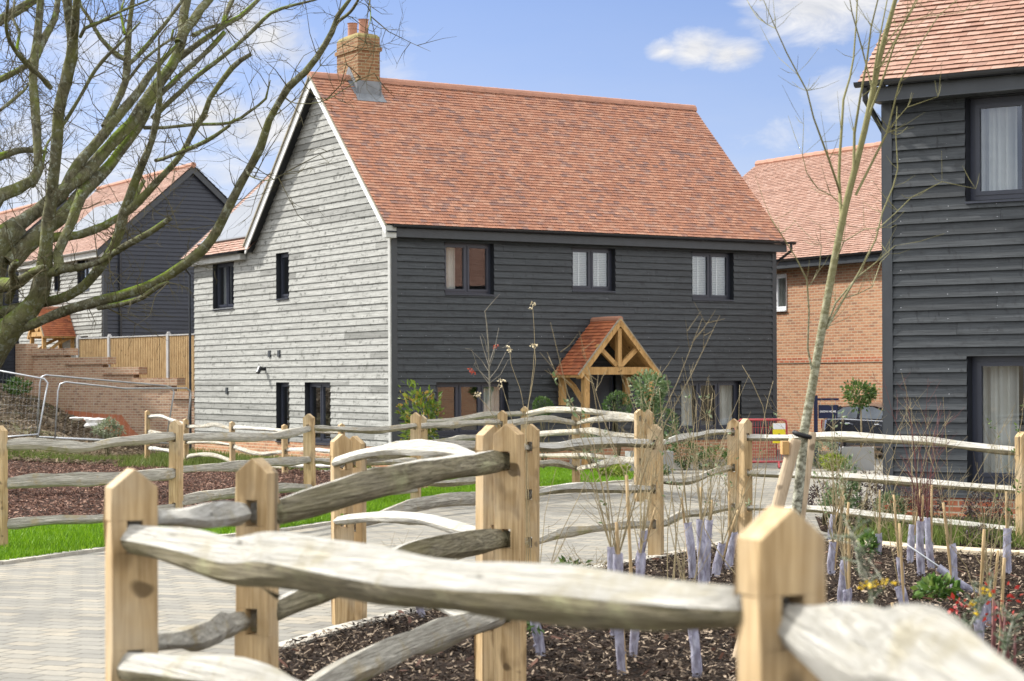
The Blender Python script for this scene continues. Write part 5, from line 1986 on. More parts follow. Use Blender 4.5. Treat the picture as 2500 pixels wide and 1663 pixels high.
b = gpt(1585, 1165, 37.6)
planter('planter', 'grey square planter by the porch behind the fence posts', b, .86, .5, .44, R(8))
standard('round headed evergreen standard with pale leaf tips right of the porch', b + Vector((.05, .1, .40)), .92, (.36, .34, .35), 1000, .09, 'variegated leaves', 421)
b = gpt(2095, 1147, 39.0)
planter('planter', 'large grey square planter in front of the parked car', b, .64, .5, .47, R(-12))
standard('lollipop bay tree standing in the planter by the parked car', b + Vector((.06, 0, .42)), .90, (.31, .29, .26), 800, .085, 'evergreen leaves', 424, stem='whip stem')
for lab, x, y, dd, rx, rz, n, sz, m, sd in (
        ('silvery grey shrub beside the far planter', 2003, 1112, 40.0, 42, 38, 1500, .05, 'silver leaves', 1),
        ('lime green leafy plant at the foot of the far planter', 2036, 1128, 38.6, 26, 18, 380, .10, 'lime leaves', 2),
        ('lime green clump on the lawn behind the fence', 1492, 1148, 35.0, 40, 14, 420, .10, 'lime leaves', 3),
        ('dark green shrub below the right window', 1672, 1102, 39.5, 44, 40, 900, .07, 'box leaves', 4),
        ('sprawling green shrub in front of the orange brick plinth', 1740, 1122, 39.8, 46, 30, 800, .07, 'evergreen leaves', 5),
        ('small green shrub at the right end of the house front', 1800, 1112, 41.5, 30, 30, 500, .07, 'box leaves', 6),
        ('low green plants along the front path', 1600, 1150, 36.5, 34, 18, 500, .07, 'evergreen leaves', 7),
        ('silvery tufted plant between fence and porch', 1445, 1085, 37.5, 34, 26, 600, .06, 'silver leaves', 8),
        ('green weeds growing by the blue black house on the bank', 45, 945, 57.0, 30, 18, 300, .14, 'fresh leaves', 9),
        ('grey green bush at the end of the soil bank', 262, 1048, 47.5, 34, 22, 600, .09, 'silver leaves', 10)):
    b = gpt(x, y, dd)
    zc = max(.02, EYE - (y - (HY0 - (x - CX0) * ROLL)) / FPX * dd - b.z)
    shrub('shrub', lab, 'shrub', b, (pxm(rx, dd), pxm(rx, dd) * .8, pxm(rz, dd)), n, sz, m, 430 + sd, zc=zc, lump=.3)

# young rowan with red berries before the front wall
b = gpt(1198, 1000, 38.5)
root = empty('young_rowan', b, 0, 'bare young rowan with a few red berries before the dark boarded front', 'tree')
st, be = MB(), MB()
trunk = [(1196, 1090), (1198, 1000), (1195, 930), (1192, 840), (1188, 790), (1184, 760), (1196, 745), (1220, 718)]
tp = [at(x, y, 38.5) - b for x, y in trunk]
tp[0] = Vector((tp[0].x, 0, -.05))
st.tube(tp, [.022, .019, .016, .013, .011, .009, .007, .003], 7)
brs = [[(1196, 940), (1170, 905), (1150, 850), (1140, 852)], [(1196, 930), (1160, 895), (1162, 880), (1152, 905)], [(1196, 935), (1222, 915), (1240, 880), (1252, 872)], [(1193, 900), (1205, 870), (1218, 800)],
       [(1192, 905), (1176, 880), (1150, 855), (1135, 850)], [(1194, 890), (1210, 840), (1228, 850), (1248, 832)], [(1190, 860), (1184, 830), (1176, 815)], [(1194, 895), (1180, 850), (1172, 820)], [(1195, 925), (1215, 900), (1235, 860)]]
for k, br in enumerate(brs):
    dd = 38.5 + (k % 3 - 1) * .18
    P = [at(x, y, 38.5 + (dd - 38.5) * i / 2) - b for i, (x, y) in enumerate(br)]
    st.tube(P, [.008, .006, .004, .002][:len(P)], 5)
for x, y in ((1151, 908), (1147, 902), (1156, 912), (1208, 848), (1212, 845)):
    leaf_cloud(be, at(x, y, 38.6) - b, (.03, .03, .03), 14, .03, int(x), asp=.9)
st.build('trunk', M_['grey stem'], root, smooth=True, recalc=False)
be.build('berries', M_['berries'], root, recalc=False)

# ------------------------------------------------------------------ whips in spiral guards with canes
WH = [  # base x, y; guard top x, y; guard half width px; cane top x, y (or None); stems
    (1321, 1607, 1306, 1512, 14, None, 'laurel'), (1500, 1545, 1452, 1478, 12, None, 3), (1500, 1566, 1493, 1335, 11, None, 4), (1520, 1652, 1507, 1352, 13, (1505, 1275), 3),
    (1547, 1609, 1564, 1350, 12, (1530, 1160), 3), (1708, 1659, 1684, 1500, 14, None, 2), (1693, 1420, 1680, 1276, 11, (1664, 1215), 4), (1713, 1442, 1712, 1268, 12, (1711, 1190), 4),
    (1722, 1432, 1733, 1270, 10, (1738, 1220), 3), (1744, 1413, 1764, 1328, 12, (1802, 1245), 3), (1778, 1393, 1791, 1300, 11, (1781, 1200), 4), (1558, 1382, 1572, 1296, 11, (1600, 1240), 4),
    (1293, 1368, 1289, 1306, 8, (1287, 1220), 3), (1033, 1510, 1016, 1455, 10, None, 2), (2024, 1322, 2037, 1257, 9, (2060, 1198), 4), (2028, 1408, 2035, 1324, 11, (2060, 1210), 4),
    (2054, 1490, 2061, 1368, 11, (2072, 1226), 2), (2068, 1500, 2068, 1438, 11, (2073, 1290), 2), (2143, 1357, 2145, 1303, 9, (2148, 1196), 3), (2200, 1430, 2197, 1360, 9, (2182, 1208), 2),
    (2218, 1378, 2230, 1281, 10, (2248, 1192), 3), (2248, 1410, 2248, 1272, 11, (2253, 1208), 5), (2276, 1394, 2264, 1264, 10, (2275, 1185), 4), (2335, 1463, 2322, 1328, 11, (2303, 1227), 3),
    (2216, 1506, 2195, 1430, 14, (2196, 1278), 1), (2386, 1590, 2392, 1478, 14, (2403, 1293), 2), (2410, 1535, 2414, 1462, 9, (2437, 1344), 2), (2459, 1404, 2461, 1290, 11, (2457, 1200), 3),
    (2440, 1600, 2446, 1500, 0, (2452, 1362), 1), (2215, 1600, 2210, 1560, 0, (2178, 1472), 0)]
ORD = ['first', 'second', 'third', 'fourth', 'fifth', 'sixth', 'seventh', 'eighth', 'ninth', 'tenth', 'eleventh', 'twelfth', '13th', '14th', '15th', '16th', '17th', '18th', '19th', '20th', '21st', '22nd', '23rd', '24th', '25th', '26th', '27th', '28th', '29th', '30th']
order = sorted(range(len(WH)), key=lambda i: WH[i][0])
for rank, i in enumerate(order):
    bx, by, tx, ty, hw, cane, ns = WH[i]
    r = random.Random(700 + i)
    g = on_ground(bx, by)
    d = g.y
    top = at(tx, ty, d + r.uniform(-.03, .03)) - g
    lean = 'left leaning' if tx - bx < -8 else ('right leaning' if tx - bx > 8 else 'upright')
    if hw == 0:
        lab = f'{lean} bare cane, {ORD[rank]} from left among the canes and guards of the near bed'
    elif ns == 'laurel':
        lab = f'leafy evergreen seedling in a lilac guard, {ORD[rank]} from left in the near bed'
    else:
        lab = f'{lean} whip in lilac guard, {ORD[rank]} from left among the guards of the near bed'
    root = empty('guarded_whip', g, 0, lab, 'sapling', 'whips in plastic guards in the near bed')
    if hw:
        gd = MB()
        rr = pxm(hw, d) * .92
        pts = [Vector((0, 0, -.03)).lerp(top, t) + Vector((math.sin(t * 4 + i) * .006, 0, 0)) for t in [k / 9 for k in range(10)]]
        gd.tube(pts, [rr * (1 + .05 * math.sin(k * 1.3 + i)) for k in range(10)], 9, cap=False)
        # overlapping free edge of the spiral
        e = MB()
        for k in range(26):
            t0, t1 = k / 26, (k + 1) / 26
            a0, a1 = k * .95, (k + 1) * .95
            q = []
            for t, a, h in ((t0, a0, 0), (t1, a1, 0), (t1, a1, .03), (t0, a0, .03)):
                c = Vector((0, 0, -.03)).lerp(top, t)
                q.append(c + Vector((math.cos(a) * rr * 1.05, math.sin(a) * rr * 1.05, h * .4)))
            gd.poly(*q)
        gd.build('tree_guard', M_['guard plastic'], root, smooth=True, recalc=False)
    if cane:
        ct = at(cane[0], cane[1], d + r.uniform(-.06, .06)) - g
        cb = Vector((r.uniform(-.02, .02), r.uniform(-.01, .03), -.06))
        cn = MB()
        n = 6
        P = [cb.lerp(ct, k / n) for k in range(n + 1)]
        cn.tube(P, [.0085 * (1.12 if k % 2 else 1) for k in range(n + 1)], 6)
        cn.build('cane', M_['cane'], root, smooth=True)
    if ns == 'laurel':
        lf = MB()
        leaf_cloud(lf, top + Vector((0, 0, .02)), (.06, .06, .07), 70, .075, 710, up=.7, asp=.35)
        lf.build('leaves', M_['evergreen leaves'], root, recalc=False)
        ns = 2
    if ns:
        sm = MB()
        nodes_ = []
        for k in range(ns + 2 if ns > 1 else ns):
            h = r.uniform(.45, 1.25) if i not in (1, 13) else .3
            a = r.uniform(0, 6.28)
            s = r.uniform(.05, .42) * h
            p0 = Vector((r.uniform(-.01, .01), 0, -.02))
            p1 = top * .95
            p2 = p1 + Vector((math.cos(a) * s * .4, math.sin(a) * s * .4, h * .45)) + Vector((top.x, top.y, 0)) * .3
            p3 = p1 + Vector((math.cos(a) * s * 1.2, math.sin(a) * s, h)) + Vector((top.x, top.y, 0)) * .5
            sm.tube([p0, p1, p2, (p2 + p3) / 2 + Vector((r.uniform(-.03, .03),) * 3), p3], [.0040, .0035, .0025, .0018, .0009], 5, cap=False)
            for q in range(r.randint(4, 7)):
                t = r.uniform(.1, .95)
                c = p1.lerp(p2, t * 2) if t < .5 else p2.lerp(p3, t * 2 - 1)
                a2 = a + r.gauss(0, 1.3)
                l = r.uniform(.10, .42) * (1.1 - t * .5)
                e1 = c + Vector((math.cos(a2) * l * .6, math.sin(a2) * l * .6, l * r.uniform(.25, .9)))
                nodes_ += [e1, c.lerp(e1, .5)]
                sm.tube([c, c.lerp(e1, .5) + Vector((0, 0, -.012)), e1], [.0020, .0015, .0008], 4, cap=False)
                if r.random() < .6:
                    c2 = c.lerp(e1, .6)
                    sm.tube([c2, c2 + Vector((r.uniform(-.1, .1), r.uniform(-.08, .08), r.uniform(.02, .12)))], [.0014, .0008], 4, cap=False)
        sm.build('stem', M_['red stem' if i in (21, 22) else 'whip stem'], root, smooth=True, recalc=False)
        if i in (2, 6, 10, 14, 15, 27, 7):
            lf = MB()
            for q in range(16):
                leaf_cloud(lf, r.choice(nodes_), (.012, .012, .012), 3, .035, 720 + q + i, asp=.6)
            lf.build('leaves', M_['variegated leaves' if i != 27 else 'fresh leaves'], root, recalc=False)

# fallen guard and stick
g = on_ground(2376, 1450)
root = empty('fallen_cane', g, 0, 'grey cane fallen aslant with its lilac guard lying on the mulch', 'cane')
m = MB()
m.tube([at(2214, 1330, g.y + .1) - g, at(2322, 1404, g.y + .05) - g, at(2380, 1446, g.y) - g], [.007, .007, .006], 6)
m.build('cane', M_['galvanised steel'], root, smooth=True)
m = MB()
m.tube([at(2290, 1385, g.y + .05) - g, at(2345, 1425, g.y) - g, at(2382, 1450, g.y) - g], [.03, .026, .03], 9, cap=False)
m.build('tree_guard', M_['guard plastic'], root, smooth=True)

# tall dead flower stalks before the house front
for lab, d, stalks in (('tall dry stalk with round seed heads in front of the dark house', 15.4, [[(1284, 1060), (1290, 990), (1302, 900), (1305, 820), (1300, 745)], [(1284, 1060), (1296, 960), (1308, 880), (1304, 840)], [(1284, 1060), (1270, 950), (1248, 890), (1244, 852)]]),
                       ('short dry stalk with a seed head, left of the tall one', 14.6, [[(1250, 1130), (1215, 1030), (1168, 968)], [(1262, 1110), (1240, 990), (1224, 935)]]),
                       ('thin pale curving stalk to the right of the porch', 13.8, [[(1630, 1300), (1640, 1130), (1560, 1010), (1530, 925)], [(1650, 1290), (1625, 1120), (1610, 950)], [(1655, 1280), (1690, 1080), (1700, 985)]]),
                       ('slender arching stems left of the staked tree', 13.0, [[(1850, 1290), (1872, 1120), (1862, 990), (1812, 892)], [(1840, 1290), (1860, 1050), (1888, 930)], [(1800, 1290), (1802, 1100), (1806, 940)], [(1720, 1290), (1722, 1120), (1740, 960)]])):
    b = gpt(stalks[0][0][0], stalks[0][0][1], d)
    root = empty('dry_stalk', b, 0, lab, 'plant')
    m, sh = MB(), MB()
    for k, s_ in enumerate(stalks):
        P = [Vector((0.02 * k, 0, -.03))] + [at(x, y, d + .06 * k) - b for x, y in s_]
        S = [Vector(q[:3]) for q in catmull([list(p) for p in P], .12)]
        m.tube(S, [.0045 - .003 * j / len(S) for j in range(len(S))], 5)
        if 'seed' in lab:
            sh = MB()
            for q in range(3):
                leaf_cloud(sh, S[-1] + Vector((rnd.uniform(-.02, .02), 0, rnd.uniform(-.03, .02))), (.012, .012, .012), 10, .018, 760 + k + q, asp=.9)
            sh.build('seed_head', M_['dry seed head'], root, recalc=False)
    m.build('stems', M_['whip stem'], root, smooth=True, recalc=False)

# ------------------------------------------------------------------ staked young tree
TD = 10.4
base = gpt(1938, 1300, TD)
root = empty('young_tree', base, 0, 'slender young bare tree with mottled bark held between two stakes', 'tree')


def limb(mb, pts, d0, d1, r0, r1, n=8, bump=0.0, step=.12, org=None):
    org = base if org is None else org
    P = []
    for k, q in enumerate(pts):
        t = k / (len(pts) - 1)
        d = d0 + (d1 - d0) * t
        p = at(q[0], q[1], d) - org
        P.append([p.x, p.y, p.z, (q[2] if len(q) > 2 else r0 + (r1 - r0) * t) * d / FPX])
    S = catmull(P, step)
    mb.tube([q[:3] for q in S], [max(.0006, q[3]) for q in S], n, bump=bump)
    return S


tk = MB()
limb(tk, [(1930, 1345, 13), (1943, 1262, 12.5), (1957, 1124, 12), (1962, 1061, 11.5), (1981, 955, 11), (2010, 785, 10), (2037, 636, 9), (2063, 509, 8.5), (2090, 403, 8), (2111, 318, 7.6), (2127, 244, 7.5), (2148, 138, 7), (2180, 21, 5.5), (2205, -70, 4), (2240, -200, 2)], TD, TD, 13, 4, 12)
tk.build('trunk', M_['sapling bark'], root, smooth=True)
cr = MB()
SB = [[(2054, 531, 4.5), (2048, 434, 4), (2054, 325, 3.5), (2059, 244, 3), (2075, 190, 2.6), (2084, 141, 2.4), (2090, 60, 2), (2095, -40, 1.5)],
      [(2050, 470, 3.2), (2048, 461, 3), (2024, 390, 2.8), (2008, 347, 2.5), (1986, 287, 2.2), (1970, 222, 2), (1921, 130, 1.7), (1894, 70, 1.4), (1864, 0, 1)],
      [(1894, 70, 1.2), (1850, 44, 1), (1824, 0, .8)], [(2084, 425, 4), (2086, 325, 3.6), (2100, 238, 3), (2116, 152, 2.6), (2127, 65, 2.2), (2143, 0, 1.8), (2150, -60, 1)],
      [(2113, 303, 3), (2160, 180, 2.6), (2184, 108, 2.2), (2214, 43, 1.8), (2246, -20, 1.2)], [(2018, 802, 3.4), (2062, 726, 3), (2100, 661, 2.6), (2138, 585, 2.2), (2154, 520, 2), (2181, 455, 1.8), (2192, 412, 1.5), (2187, 330, 1.2), (2190, 260, .8)],
      [(2138, 564, 1.6), (2192, 515, 1.4), (2225, 482, 1.2), (2300, 444, 1), (2382, 461, .7)], [(2089, 477, 3.4), (2138, 379, 3), (2165, 325, 2.6), (2187, 238, 2.2), (2197, 200, 2), (2240, 120, 1.6), (2290, 40, 1.2), (2360, -20, .8)],
      [(1982, 905, 3), (1972, 850, 2.4), (1975, 759, 2.2), (1970, 683, 2), (1943, 629, 1.6), (1905, 569, 1.2), (1883, 537, .8)], [(2054, 499, 1.6), (2029, 477, 1.4), (1997, 461, 1.2), (1970, 423, 1), (1959, 379, .9), (1962, 303, .7)],
      [(2000, 850, 3.2), (2040, 740, 2.6), (2090, 680, 2.2), (2140, 640, 1.4), (2185, 600, 1)], [(2125, 250, 3), (2135, 170, 2.6), (2150, 80, 2), (2170, -20, 1.4)], [(2140, 180, 2.6), (2190, 90, 2), (2230, 20, 1.6), (2260, -40, 1)],
      [(2130, 220, 2.4), (2105, 120, 2), (2080, 30, 1.6), (2070, -30, 1)], [(2040, 640, 2), (2060, 590, 1.6), (2110, 560, 1.2), (2160, 555, .9)], [(2060, 728, 1.6), (2130, 700, 1.2), (2150, 640, .9), (2170, 620, .7)], [(1975, 700, 1.2), (2000, 660, 1), (2005, 600, .7)],
      [(2138, 138, 2), (2200, 60, 1.5), (2260, 40, 1.2), (2350, 30, .8), (2420, -10, .6)], [(2165, 320, 1.3), (2215, 262, 1), (2290, 236, .7)], [(1970, 222, 1), (1945, 180, .8), (1900, 140, .6)]]
for k, br in enumerate(SB):
    dz = random.Random(k).uniform(-.55, .55)
    S = limb(cr, br, TD, TD + dz, 2, 1, 5)
    r = random.Random(40 + k)
    for q in range(9):
        c = S[r.randint(len(S) // 4, len(S) - 1)]
        p = Vector(c[:3])
        a = Vector((r.gauss(.1, .6), r.gauss(0, .6), r.uniform(.2, 1))).normalized() * r.uniform(.06, .3)
        cr.tube([p, p + a * .5 + Vector((0, 0, -.01)), p + a], [c[3] * .45, .0016, .0008], 4, cap=False)
cr.build('crown', M_['sapling bark'], root, smooth=True, recalc=False)
tie = MB()
c = at(1962, 1061, TD) - base
tie.tube([c + Vector((-.055, -.030, .012)), c + Vector((-.025, -.036, .0)), c + Vector((.022, -.034, -.012)), c + Vector((.034, .0, -.015)), c + Vector((.015, .036, -.01)), c + Vector((-.03, .036, 0)), c + Vector((-.055, -.025, .012))], .013, 8)
tie.build('tree_tie', M_['rubber tie'], root, smooth=True)
for lab, a, b_, d, hw in (('fatter left stake of the young tree, leaning with a wooden block', (1885, 1290), (1942, 1071), TD - .12, 15.5), ('thin right stake of the young tree', (1948, 1310), (1982, 1055), TD + .16, 11.5)):
    p0, p1 = at(a[0], a[1], d), at(b_[0], b_[1], d)
    ax = (p1 - p0).normalized()
    g = terr(p0.x, p0.y)
    pb = p0 - ax * ((p0.z - g + .1) / ax.z)
    root_s = empty('tree_stake', (pb.x, pb.y, g), 0, lab, 'stake')
    m = MB()
    o_ = Vector((pb.x, pb.y, g))
    m.tube([pb - o_, p1 - o_ - ax * .012, p1 - o_], [pxm(hw, d), pxm(hw, d), pxm(hw, d) * .9], 14)
    m.build('pole', M_['stake wood'], root_s, smooth=False)
    if 'fatter' in lab:
        m = MB()
        q = p1 - o_ - ax * .05
        m.box(q + Vector((-.045, .0, 0)), (.035, .09, .07))
        m.build('block', M_['oak beams'], root_s)

# ------------------------------------------------------------------ the big bare tree on the left
BD = 30.0
tb = at(-45, 1060, BD)
tb.z = terr(tb.x, tb.y)
root = empty('bare_tree', tb, 0, 'large bare tree with mossy bark whose branches spread over the left of the picture', 'tree')
TR = MB()
limb(TR, [(-90, 1290, 84), (-76, 1180, 66), (-68, 1090, 60), (-62, 1000, 56), (-60, 900, 54), (-54, 800, 54), (-44, 710, 52), (-26, 640, 44), (0, 590, 38), (48, 548, 24)], BD, BD, 60, 40, 16, .03, .25, tb)
TR.build('trunk', M_['tree bark'], root, smooth=True)
LB = [  # limbs: (points), depth change
    ([(-62, 930, 42), (-24, 868, 44), (8, 822, 42), (52, 776, 36), (90, 730, 31), (106, 672, 27), (112, 606, 21), (117, 540, 19), (126, 476, 18), (133, 412, 18), (137, 375, 18), (141, 308, 18), (146, 254, 18), (160, 201, 19), (175, 139, 18), (177, 102, 17), (171, 54, 14), (163, 0, 13), (158, -60, 11), (165, -200, 7)], -2.2),
    ([(178, 110, 13), (184, 50, 12), (188, 0, 11), (196, -80, 8), (215, -220, 5)], -2.5),
    ([(-30, 520, 26), (0, 478, 22), (40, 463, 19), (78, 440, 16), (92, 415, 13), (91, 348, 12), (86, 268, 13), (81, 201, 12), (86, 134, 12), (94, 67, 11), (99, 0, 10), (104, -100, 7)], 1.2),
    ([(87, 140, 11), (110, 90, 11), (134, 45, 9), (141, 0, 8), (150, -80, 5)], 1.5),
    ([(0, 590, 40), (48, 546, 24), (96, 512, 21), (150, 478, 20), (190, 402, 17), (241, 343, 16), (295, 276, 15), (335, 228, 12), (375, 171, 9), (415, 128, 6), (452, 90, 4)], 1.8),
    ([(96, 512, 20), (160, 460, 20), (207, 424, 19), (234, 395, 18), (268, 356, 18), (321, 300, 18), (356, 246, 17), (388, 203, 17), (418, 161, 16), (439, 115, 16), (447, 67, 14), (449, 30, 13), (456, 0, 12), (462, -70, 9)], 2.6),
    ([(437, 105, 15), (455, 70, 14), (471, 52, 13), (490, 21, 12), (510, 0, 11), (545, -60, 8)], 2.8),
    ([(20, 640, 34), (110, 560, 25), (160, 520, 23), (191, 480, 22), (223, 448, 20), (258, 415, 18), (290, 375, 15), (325, 325, 14), (352, 285, 13), (372, 240, 12), (400, 180, 10), (454, 129, 9), (507, 91, 8), (547, 62, 8), (587, 40, 7), (630, 0, 6), (680, -50, 4)], 3.6),
    ([(352, 270, 9), (400, 222, 8), (454, 171, 8), (507, 124, 7), (547, 80, 7)], 3.0),
    ([(372, 290, 8), (400, 262, 7), (440, 225, 7), (480, 187, 6.5), (529, 150, 6.5), (582, 107, 6), (622, 70, 6), (662, 32, 5), (716, 13, 4), (770, 0, 3), (800, -12, 2)], -1.0),
    ([(545, 64, 8), (550, 40, 8), (561, 14, 7), (572, -10, 6), (590, -60, 4)], 3.4),
    ([(-30, 775, 17), (0, 763, 16), (80, 744, 15), (159, 726, 15), (207, 696, 14), (240, 658, 14), (265, 624, 14), (280, 600, 13), (294, 560, 14), (304, 517, 14), (322, 465, 13), (338, 421, 12), (350, 395, 10), (370, 346, 9), (381, 295, 10), (390, 241, 8), (388, 187, 6), (388, 91, 2.5)], -1.6),
    ([(304, 520, 12), (324, 506, 12), (360, 469, 11), (398, 428, 9), (443, 377, 8), (475, 316, 8), (499, 280, 9), (512, 241, 7), (539, 201, 7.5), (566, 166, 7.5), (587, 147, 7), (612, 133, 6)], -2.2),
    ([(352, 312, 6), (400, 312, 4.5), (467, 305, 4.5), (561, 300, 4.5), (609, 273, 4), (649, 241, 3.5), (655, 215, 2.5), (660, 196, 1.5)], -1.2),
    ([(380, 392, 5), (400, 387, 5), (454, 366, 6), (507, 343, 6), (561, 306, 4.5)], -2.4),
    ([(265, 624, 10), (285, 614, 9), (312, 597, 10), (367, 567, 9), (414, 534, 8)], -3.0),
    ([(100, 590, 14), (137, 579, 13), (191, 574, 12.5), (255, 551, 11), (296, 527, 10), (330, 480, 8), (352, 440, 6)], .6),
    ([(120, 668, 12), (153, 657, 13), (198, 652, 10), (239, 641, 8), (266, 627, 7)], -1.8),
    ([(147, 660, 14), (140, 619, 14), (155, 585, 15), (169, 556, 15), (186, 512, 17), (200, 470, 16)], 1.5),
    ([(60, 800, 15), (86, 790, 15), (159, 758, 16), (255, 732, 16), (319, 714, 14), (383, 688, 15), (430, 659, 16), (478, 624, 16), (516, 586, 15), (555, 514, 13), (590, 444, 12), (614, 402, 11), (636, 361, 12), (657, 295, 10.5), (684, 246, 9.5), (703, 214, 11), (745, 177, 9.5), (775, 139, 8.5), (810, 80, 8), (826, 37, 7), (853, 0, 5), (880, -50, 3)], -3.4),
    ([(826, 52, 5), (855, 29, 4.5), (874, 0, 3.5), (890, -40, 2)], -3.4),
    ([(240, 752, 8), (300, 741, 7.5), (338, 731, 7.5), (362, 716, 8), (390, 698, 6.5), (410, 690, 5)], -2.6),
    ([(86, 134, 8), (67, 158, 7.5), (30, 180, 9), (0, 195, 9), (-60, 240, 12)], 1.0),
    ([(123, 214, 8), (95, 182, 7), (64, 155, 7), (32, 115, 6), (15, 70, 5), (20, 0, 4)], -2.4),
    ([(40, 125, 5), (48, 80, 4.5), (30, 42, 4), (36, 0, 3)], .6),
    ([(-60, 90, 12), (0, 45, 9), (54, 13, 8), (92, -8, 7), (140, -40, 4)], 2.0), ([(-60, 80, 8), (0, 58, 7), (60, 22, 6), (110, -10, 4)], 2.2),
    ([(-80, 420, 18), (0, 383, 12), (54, 367, 9), (112, 372, 6)], 1.8),
    ([(150, 310, 6), (161, 294, 5.5), (193, 241, 5), (233, 171, 5.5), (268, 131, 5), (305, 94, 3.5), (343, 54, 2.5)], -.4),
    ([(255, 310, 10), (262, 295, 9.5), (284, 254, 9.5), (306, 201, 10), (311, 161, 11), (312, 129, 10), (317, 54, 7.5), (324, 0, 6.5), (330, -70, 4)], 1.0),
    ([(308, 145, 8), (289, 137, 7.5), (246, 94, 6.5), (220, 48, 5.5), (198, 16, 4.5), (190, -30, 3)], 1.2),
    ([(312, 158, 7), (325, 148, 6.5), (362, 107, 6.5), (402, 59, 5.5), (442, 5, 4.5), (470, -40, 3)], 1.4),
    ([(305, 205, 5), (321, 185, 4.5), (356, 142, 4.5), (400, 108, 4), (418, 97, 4), (423, 72, 3)], .4),
    ([(196, 90, 5), (206, 70, 5), (241, 56, 5), (292, 29, 4), (356, 3, 3), (400, -20, 2)], -2.8),
    ([(472, 86, 6), (500, 72, 5), (525, 64, 5), (552, 62, 4)], 3.0), ([(304, 84, 4), (298, 50, 4), (294, 30, 3), (303, 0, 2.5)], 1.3),
    ([(0, 270, 5), (30, 245, 5), (58, 222, 4), (74, 200, 3)], 1.0), ([(80, 455, 6), (100, 420, 5), (112, 360, 4), (130, 330, 3)], 2.4),
    ([(-40, 700, 26), (10, 695, 22), (45, 690, 17), (85, 662, 12), (110, 655, 10)], -1.5), ([(20, 735, 11), (34, 690, 11), (28, 660, 10), (40, 640, 8)], -2.0),
    ([(600, 414, 4), (612, 430, 2.2), (640, 440, 1.6), (668, 438, 1.2), (700, 420, .8)], -3.8), ([(690, 235, 2.5), (720, 252, 1.6), (780, 250, 1.4), (830, 225, 1.2), (880, 190, 1)], -3.6),
    ([(900, -20, 2), (905, 40, 1.4), (898, 70, 1)], -3.2), ([(667, 285, 2), (690, 268, 1.4), (730, 230, 1.2), (800, 140, 1), (870, 90, .8)], -3.5)]
CRW, TW = MB(), MB()
rt = random.Random(77)


def sprout(p, dirv_, l, r0, depth=0):
    """a crooked twig with side twigs"""
    n = 3 if l > .25 else 2
    P = [p]
    d = dirv_.normalized()
    for k in range(n):
        d = (d + Vector((rt.gauss(0, .28), rt.gauss(0, .28), rt.gauss(.03, .28)))).normalized()
        P.append(P[-1] + d * l / n)
    TW.tube(P, [r0 * (1 - .75 * k / n) for k in range(n + 1)], 4 if r0 > .004 else 3, cap=False)
    if depth < 2 and l > .16:
        for k in range(rt.randint(2, 4) if depth == 0 else rt.randint(1, 3)):
            i = rt.randint(0, n - 1)
            q = P[i].lerp(P[i + 1], rt.random())
            d2 = (d + Vector((rt.gauss(0, .75), rt.gauss(0, .75), rt.gauss(0, .75)))).normalized()
            sprout(q, d2, l * rt.uniform(.3, .62), max(.0026, r0 * .55), depth + 1)


KNOWN = []
for pts, dd in LB:
    d0 = BD
    best = 30.0
    for kx, ky, kd in KNOWN:        # a branch starts at the depth of the limb it grows from
        e = math.hypot(kx - pts[0][0], ky - pts[0][1])
        if e < best:
            best, d0 = e, kd
    pts = [(x, y, h * (.80 if h > 14 else .88)) for x, y, h in pts]
    S = limb(CRW, pts, d0, d0 + dd * (1 if abs(d0 - BD) < .4 else .5), 10, 3, 10 if pts[0][2] > 9 else 7, .10, .16, tb)
    for k in range(len(S)):
        w_ = Vector(S[k][:3]) + tb
        rr = w_.x / w_.y * FPX
        uu = (w_.z - EYE) / w_.y * FPX
        KNOWN.append((CX0 + rr, HY0 - uu - rr * ROLL, w_.y))
    L = sum((Vector(a[:3]) - Vector(b[:3])).length for a, b in zip(S, S[1:]))
    far_right = pts[-1][0] > 640
    for k in range(int(L * (2.6 if far_right else 6.3)) + 2):
        i = rt.randint(1, len(S) - 1)
        c = S[i]
        if c[3] > .10 and rt.random() < .6:
            continue
        p, d = Vector(c[:3]), (Vector(S[i][:3]) - Vector(S[i - 1][:3])).normalized()
        o_ = Vector((rt.gauss(0, 1), rt.gauss(0, 1), rt.gauss(.15, 1)))
        o_ = (o_ - d * o_.dot(d)).normalized()
        sprout(p, d * rt.uniform(.2, 1.1) + o_, rt.uniform(.25, 1.15) * (1 if c[3] < .06 else .7), rt.uniform(.006, .011))
    # spurs and knots
    for k in range(int(L * 1.8)):
        c = S[rt.randint(1, len(S) - 1)]
        o_ = Vector((rt.gauss(0, 1), rt.gauss(0, 1), rt.gauss(0, 1))).normalized()
        p = Vector(c[:3]) + o_ * c[3] * .55
        CRW.tube([p, p + o_ * c[3] * .40, p + o_ * c[3] * .56], [c[3] * .6, c[3] * .42, c[3] * .12], 7)
# a haze of fine twigs at the far left
for k in range(110):
    p = at(rt.uniform(-40, 150), rt.uniform(160, 500), BD + rt.uniform(1, 4)) - tb
    sprout(p, Vector((rt.gauss(0, .6), rt.gauss(0, .5), rt.gauss(.4, .6))), rt.uniform(.4, 1.1), .006)
cw = CRW.build('crown', M_['tree bark'], root, smooth=True, recalc=False)
TW.build('twigs', M_['twig bark'], cw, recalc=False)

# ------------------------------------------------------------------ stepped brick wall, panel fence and site barriers on the bank
wr, wl = at(486, 960, 54.2), at(66, 880, 59.3)
yaww = math.atan2(wl.y - wr.y, wl.x - wr.x) + math.pi
root = empty('stepped_brick_wall', (wl.x, wl.y, 0), yaww, 'brick retaining wall stepping down rightwards along the top of the soil bank', 'wall')
LW = (wr.xy - wl.xy).length


